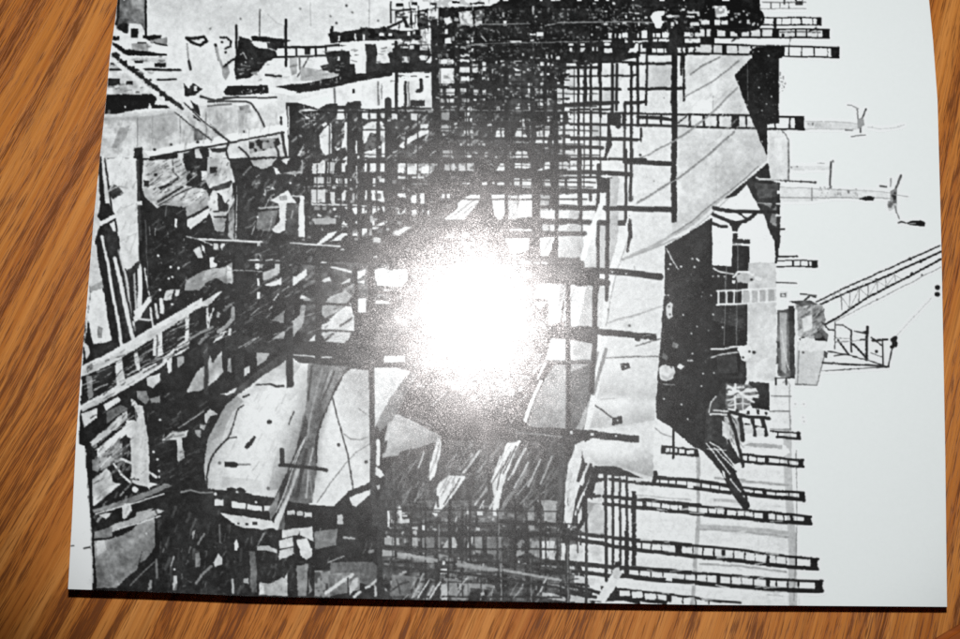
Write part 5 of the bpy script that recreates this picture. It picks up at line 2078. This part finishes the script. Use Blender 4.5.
l 170 1 | 225,270 262,271
w 120 195 70 5 3.6 207 | 384,512 584,512 584,598 384,598
x 42 7 15 .9 1.8 208 | 384,505 584,505 584,600 384,600
k 170 210 22 16 1.6 60 209 | 400,575 560,585 560,600 400,598
l 205 1.4 | 430,598 440,582
l 200 1.4 | 418,598 429,580
l 150 3 | 398,554 420,557 436,560
l 140 3 | 457,564 480,568 497,570
l 150 2.6 | 504,570 530,575 560,580
l 60 2 | 384,549 440,553 500,562 560,570
l 50 2.4 | 384,566 440,571 500,578 560,588
@printed_timber_staging
k 175 212 34 22 1.3 27 210 | 86,368 196,306 204,330 120,392 84,410
k 30 48 34 20 1.3 27 211 | 86,378 200,316 200,340 110,400
k 170 208 24 18 1.4 38 212 | 92,440 132,412 132,450 96,470
l 208 1.2 | 96,514 130,504 164,494
l 205 1.4 | 112,531 136,524 160,516
k 150 200 18 14 1.2 85 213 | 132,410 148,410 149,480 133,475
@printed_debris
k 150 210 20 16 1.2 32 214 | 152,180 206,170 206,206 160,206
k 40 60 20 12 1.2 32 215 | 152,170 206,166 206,210 160,206
l 60 1.2 | 158,205 176,195 200,184
l 205 1.2 | 189,222 200,216 210,211
k 150 205 14 10 1.2 70 216 | 244,176 300,176 300,236 244,236
@printed_quay_wall
l 120 1 | 137,118 137,146
l 140 .8 | 152,116 152,144
l 120 1 | 206,112 206,134
c 120 1.2 | 300,8 330,16 352,12 378,20 240,18 260,10 210,28
l 165 .8 | 310,2 311,26
l 165 .8 | 268,14 276,22 284,26
@printed_hull_strakes
k 90 165 70 22 2 60 231 | 400,452 560,444 560,500 400,496
k 36 56 40 20 1.6 60 232 | 400,452 560,444 560,500 400,496
l 190 1.6 | 520,458 508,480
l 180 1.6 | 528,462 514,488
l 205 1.6 | 500,456 494,474
l 200 1.6 | 452,478 440,500
l 190 1.4 | 424,452 418,468
l 165 2 | 540,460 528,486
l 150 2 | 552,456 540,484
l 70 1.4 | 516,446 503,474
l 70 1.2 | 460,478 444,504
@printed_scaffolding
l 44 2.2 | 470,500 470,560
l 44 2.2 | 450,500 450,556
l 44 2 | 515,500 515,570
l 44 2 | 540,496 540,575
l 46 2 | 395,500 395,556
@printed_scaffolding
w 130 205 50 9 6 241 | 370,228 540,236 540,300 370,300
w 130 205 40 10 7 242 | 380,300 540,300 550,400 420,400
l 48 3 | 380,262 460,264 540,266
l 48 3 | 372,292 460,296 545,300
l 48 3.4 | 420,236 420,340
l 48 3 | 500,236 500,340
k 120 200 26 26 2.4 45 243 | 400,300 545,300 545,420 400,400
"""
parse(PRINT)

# the lens and the printing soften everything a little; straight edges wander
wx = (vnoise(11, 11, 31) * .5 + vnoise(1.4, 1.4, 33) * .22) * S
wy = (vnoise(11, 11, 32) * .5 + vnoise(1.4, 1.4, 34) * .22) * S
IX = np.clip(np.arange(WS)[None, :] + wx, 0, WS - 1).astype(int)
IY = np.clip(np.arange(HS)[:, None] + wy, 0, HS - 1).astype(int)
TONE = TONE[IY, IX]
LAB = LAB[IY, IX]
dark = np.clip(np.abs(TONE - 125) / 95, 0, 1.2)
TONE = TONE + (vnoise(1.6, 1.6, 41) * 18 + vnoise(3.4, 3.4, 42) * 20 + vnoise(9, 9, 44) * 9 + vnoise(60, 60, 43) * 10) * (1.05 - .5 * dark)
B1 = gauss(TONE, 0.47 * S)
TONE = np.clip(B1 + 0.22 * (B1 - gauss(B1, 2.6 * S)), 20, 229)
# printed regions: tidy their outlines, let ink reach just past the last mark
best = np.zeros(LAB.shape, np.float32); lab2 = np.zeros_like(LAB)
for q in range(1, len(names) + 1):
    wgt = gauss((LAB == q).astype(np.float32), 1.6 * S)
    up_ = wgt > np.maximum(best, 0.03)
    lab2[up_] = q
    best = np.maximum(best, wgt)
LAB = lab2

STEP = 0.625
XI = np.arange(60, 950, STEP); YI = np.arange(-4, 612, STEP)
UU, VV = np.meshgrid(XI, YI)
lefts = np.interp(VV, [p[0] for p in LEFT], [p[1] for p in LEFT])
rights = np.interp(VV, [p[0] for p in RIGHT], [p[1] for p in RIGHT])
outside = np.maximum(lefts - UU, UU - rights)
CU = np.clip(UU, lefts + .05, rights - .05)
bot = np.interp(CU, [p[0] for p in BOTTOM], [p[1] for p in BOTTOM])
outside = np.maximum(outside, VV - bot)
CV = np.minimum(VV, bot - .05)
# height of the sheet and projection on to it
kk = np.floor(CV / STRIP)
zr = {k: zv_raw(k * STRIP) for k in range(-3, 34)}
za = np.vectorize(lambda k: zr[int(k)])(kk); zb = np.vectorize(lambda k: zr[int(k) + 1])(kk)
ZZ = za + (zb - za) * (CV / STRIP - kk) - 0.0016 * (CU - 70) / 880.0 + 0.0004 + 0.00003
dx = (CU - 480.0) / F; dy = -(CV - 319.5) / F; dz = -np.ones_like(dx)
R = np.array(CM)
D = [R[q, 0] * dx + R[q, 1] * dy + R[q, 2] * dz for q in range(3)]
T = (ZZ - CP.z) / D[2]
PX, PY = CP.x + D[0] * T, CP.y + D[1] * T
sx = np.clip((CU * S).astype(int), 0, WS - 1); sy = np.clip((CV * S).astype(int), 0, HS - 1)
VT_ = TONE[sy, sx] / 255.0
cu = np.clip(((UU[:-1, :-1] + STEP / 2) * S).astype(int), 0, WS - 1); cv = np.clip(((VV[:-1, :-1] + STEP / 2) * S).astype(int), 0, HS - 1)
CL = LAB[cv, cu].copy()
o4 = np.minimum(np.minimum(outside[:-1, :-1], outside[1:, 1:]), np.minimum(outside[1:, :-1], outside[:-1, 1:]))
CL[o4 > -0.02] = 0
NXV = UU.shape[1]
for q, name in enumerate(names, 1):
    yy, xx = np.nonzero(CL == q)
    if not len(yy):
        continue
    a = yy * NXV + xx
    quads = np.stack([a, a + NXV, a + NXV + 1, a + 1], 1)
    used, inv = np.unique(quads, return_inverse=True)
    inv = inv.reshape(-1)
    nv, nf = len(used), len(quads)
    co = np.stack([PX.ravel()[used], PY.ravel()[used], ZZ.ravel()[used]], 1).astype(np.float32)
    me = bpy.data.meshes.new(name)
    me.vertices.add(nv); me.loops.add(nf * 4); me.polygons.add(nf)
    me.vertices.foreach_set('co', co.ravel())
    me.loops.foreach_set('vertex_index', inv.astype(np.int32))
    me.polygons.foreach_set('loop_start', np.arange(0, nf * 4, 4, dtype=np.int32))
    att = me.color_attributes.new('ink', 'FLOAT_COLOR', 'POINT')
    tv = VT_.ravel()[used]
    att.data.foreach_set('color', np.stack([tv, tv, tv, np.ones_like(tv)], 1).astype(np.float32).ravel())
    me.update(calc_edges=True)
    me.materials.append(ink)
    o = bpy.data.objects.new(name.rstrip('+'), me)
    COL.objects.link(o)
    o.parent = page
    print(name, nf, me.polygons[0].normal.z)

# ---------------------------------------------------------------- light: the camera's own flash, just above the lens
up = CM @ Vector((0, 1, 0))
right = CM @ Vector((1, 0, 0))
L = bpy.data.lights.new("camera_flash", 'SPOT')
L.energy = 6.5
L.shadow_soft_size = 0.011
L.spot_size = math.radians(56)
L.spot_blend = 0.45
L.color = (1.0, 0.99, 0.985)
lo = bpy.data.objects.new("camera_flash", L)
COL.objects.link(lo)
FLASH_UP, FLASH_RIGHT = 0.1335, 0.003
lo.location = CP + up * FLASH_UP + right * FLASH_RIGHT
aim = unproj(525, 130)
lo.rotation_euler = (aim - lo.location).to_track_quat('-Z', 'Y').to_euler()

world = bpy.data.worlds.new("World")
scene.world = world
world.use_nodes = True
bg = world.node_tree.nodes['Background']
bg.inputs[0].default_value = (1.0, 0.85, 0.75, 1)
bg.inputs[1].default_value = 0.004

scene.view_settings.view_transform = 'Standard'
scene.view_settings.look = 'None'
scene.view_settings.exposure = 0
scene.view_settings.gamma = 1
scene.cycles.use_denoising = False
scene.cycles.max_bounces = 4
scene.cycles.pixel_filter_type = 'BLACKMAN_HARRIS'
scene.cycles.filter_width = 1.65
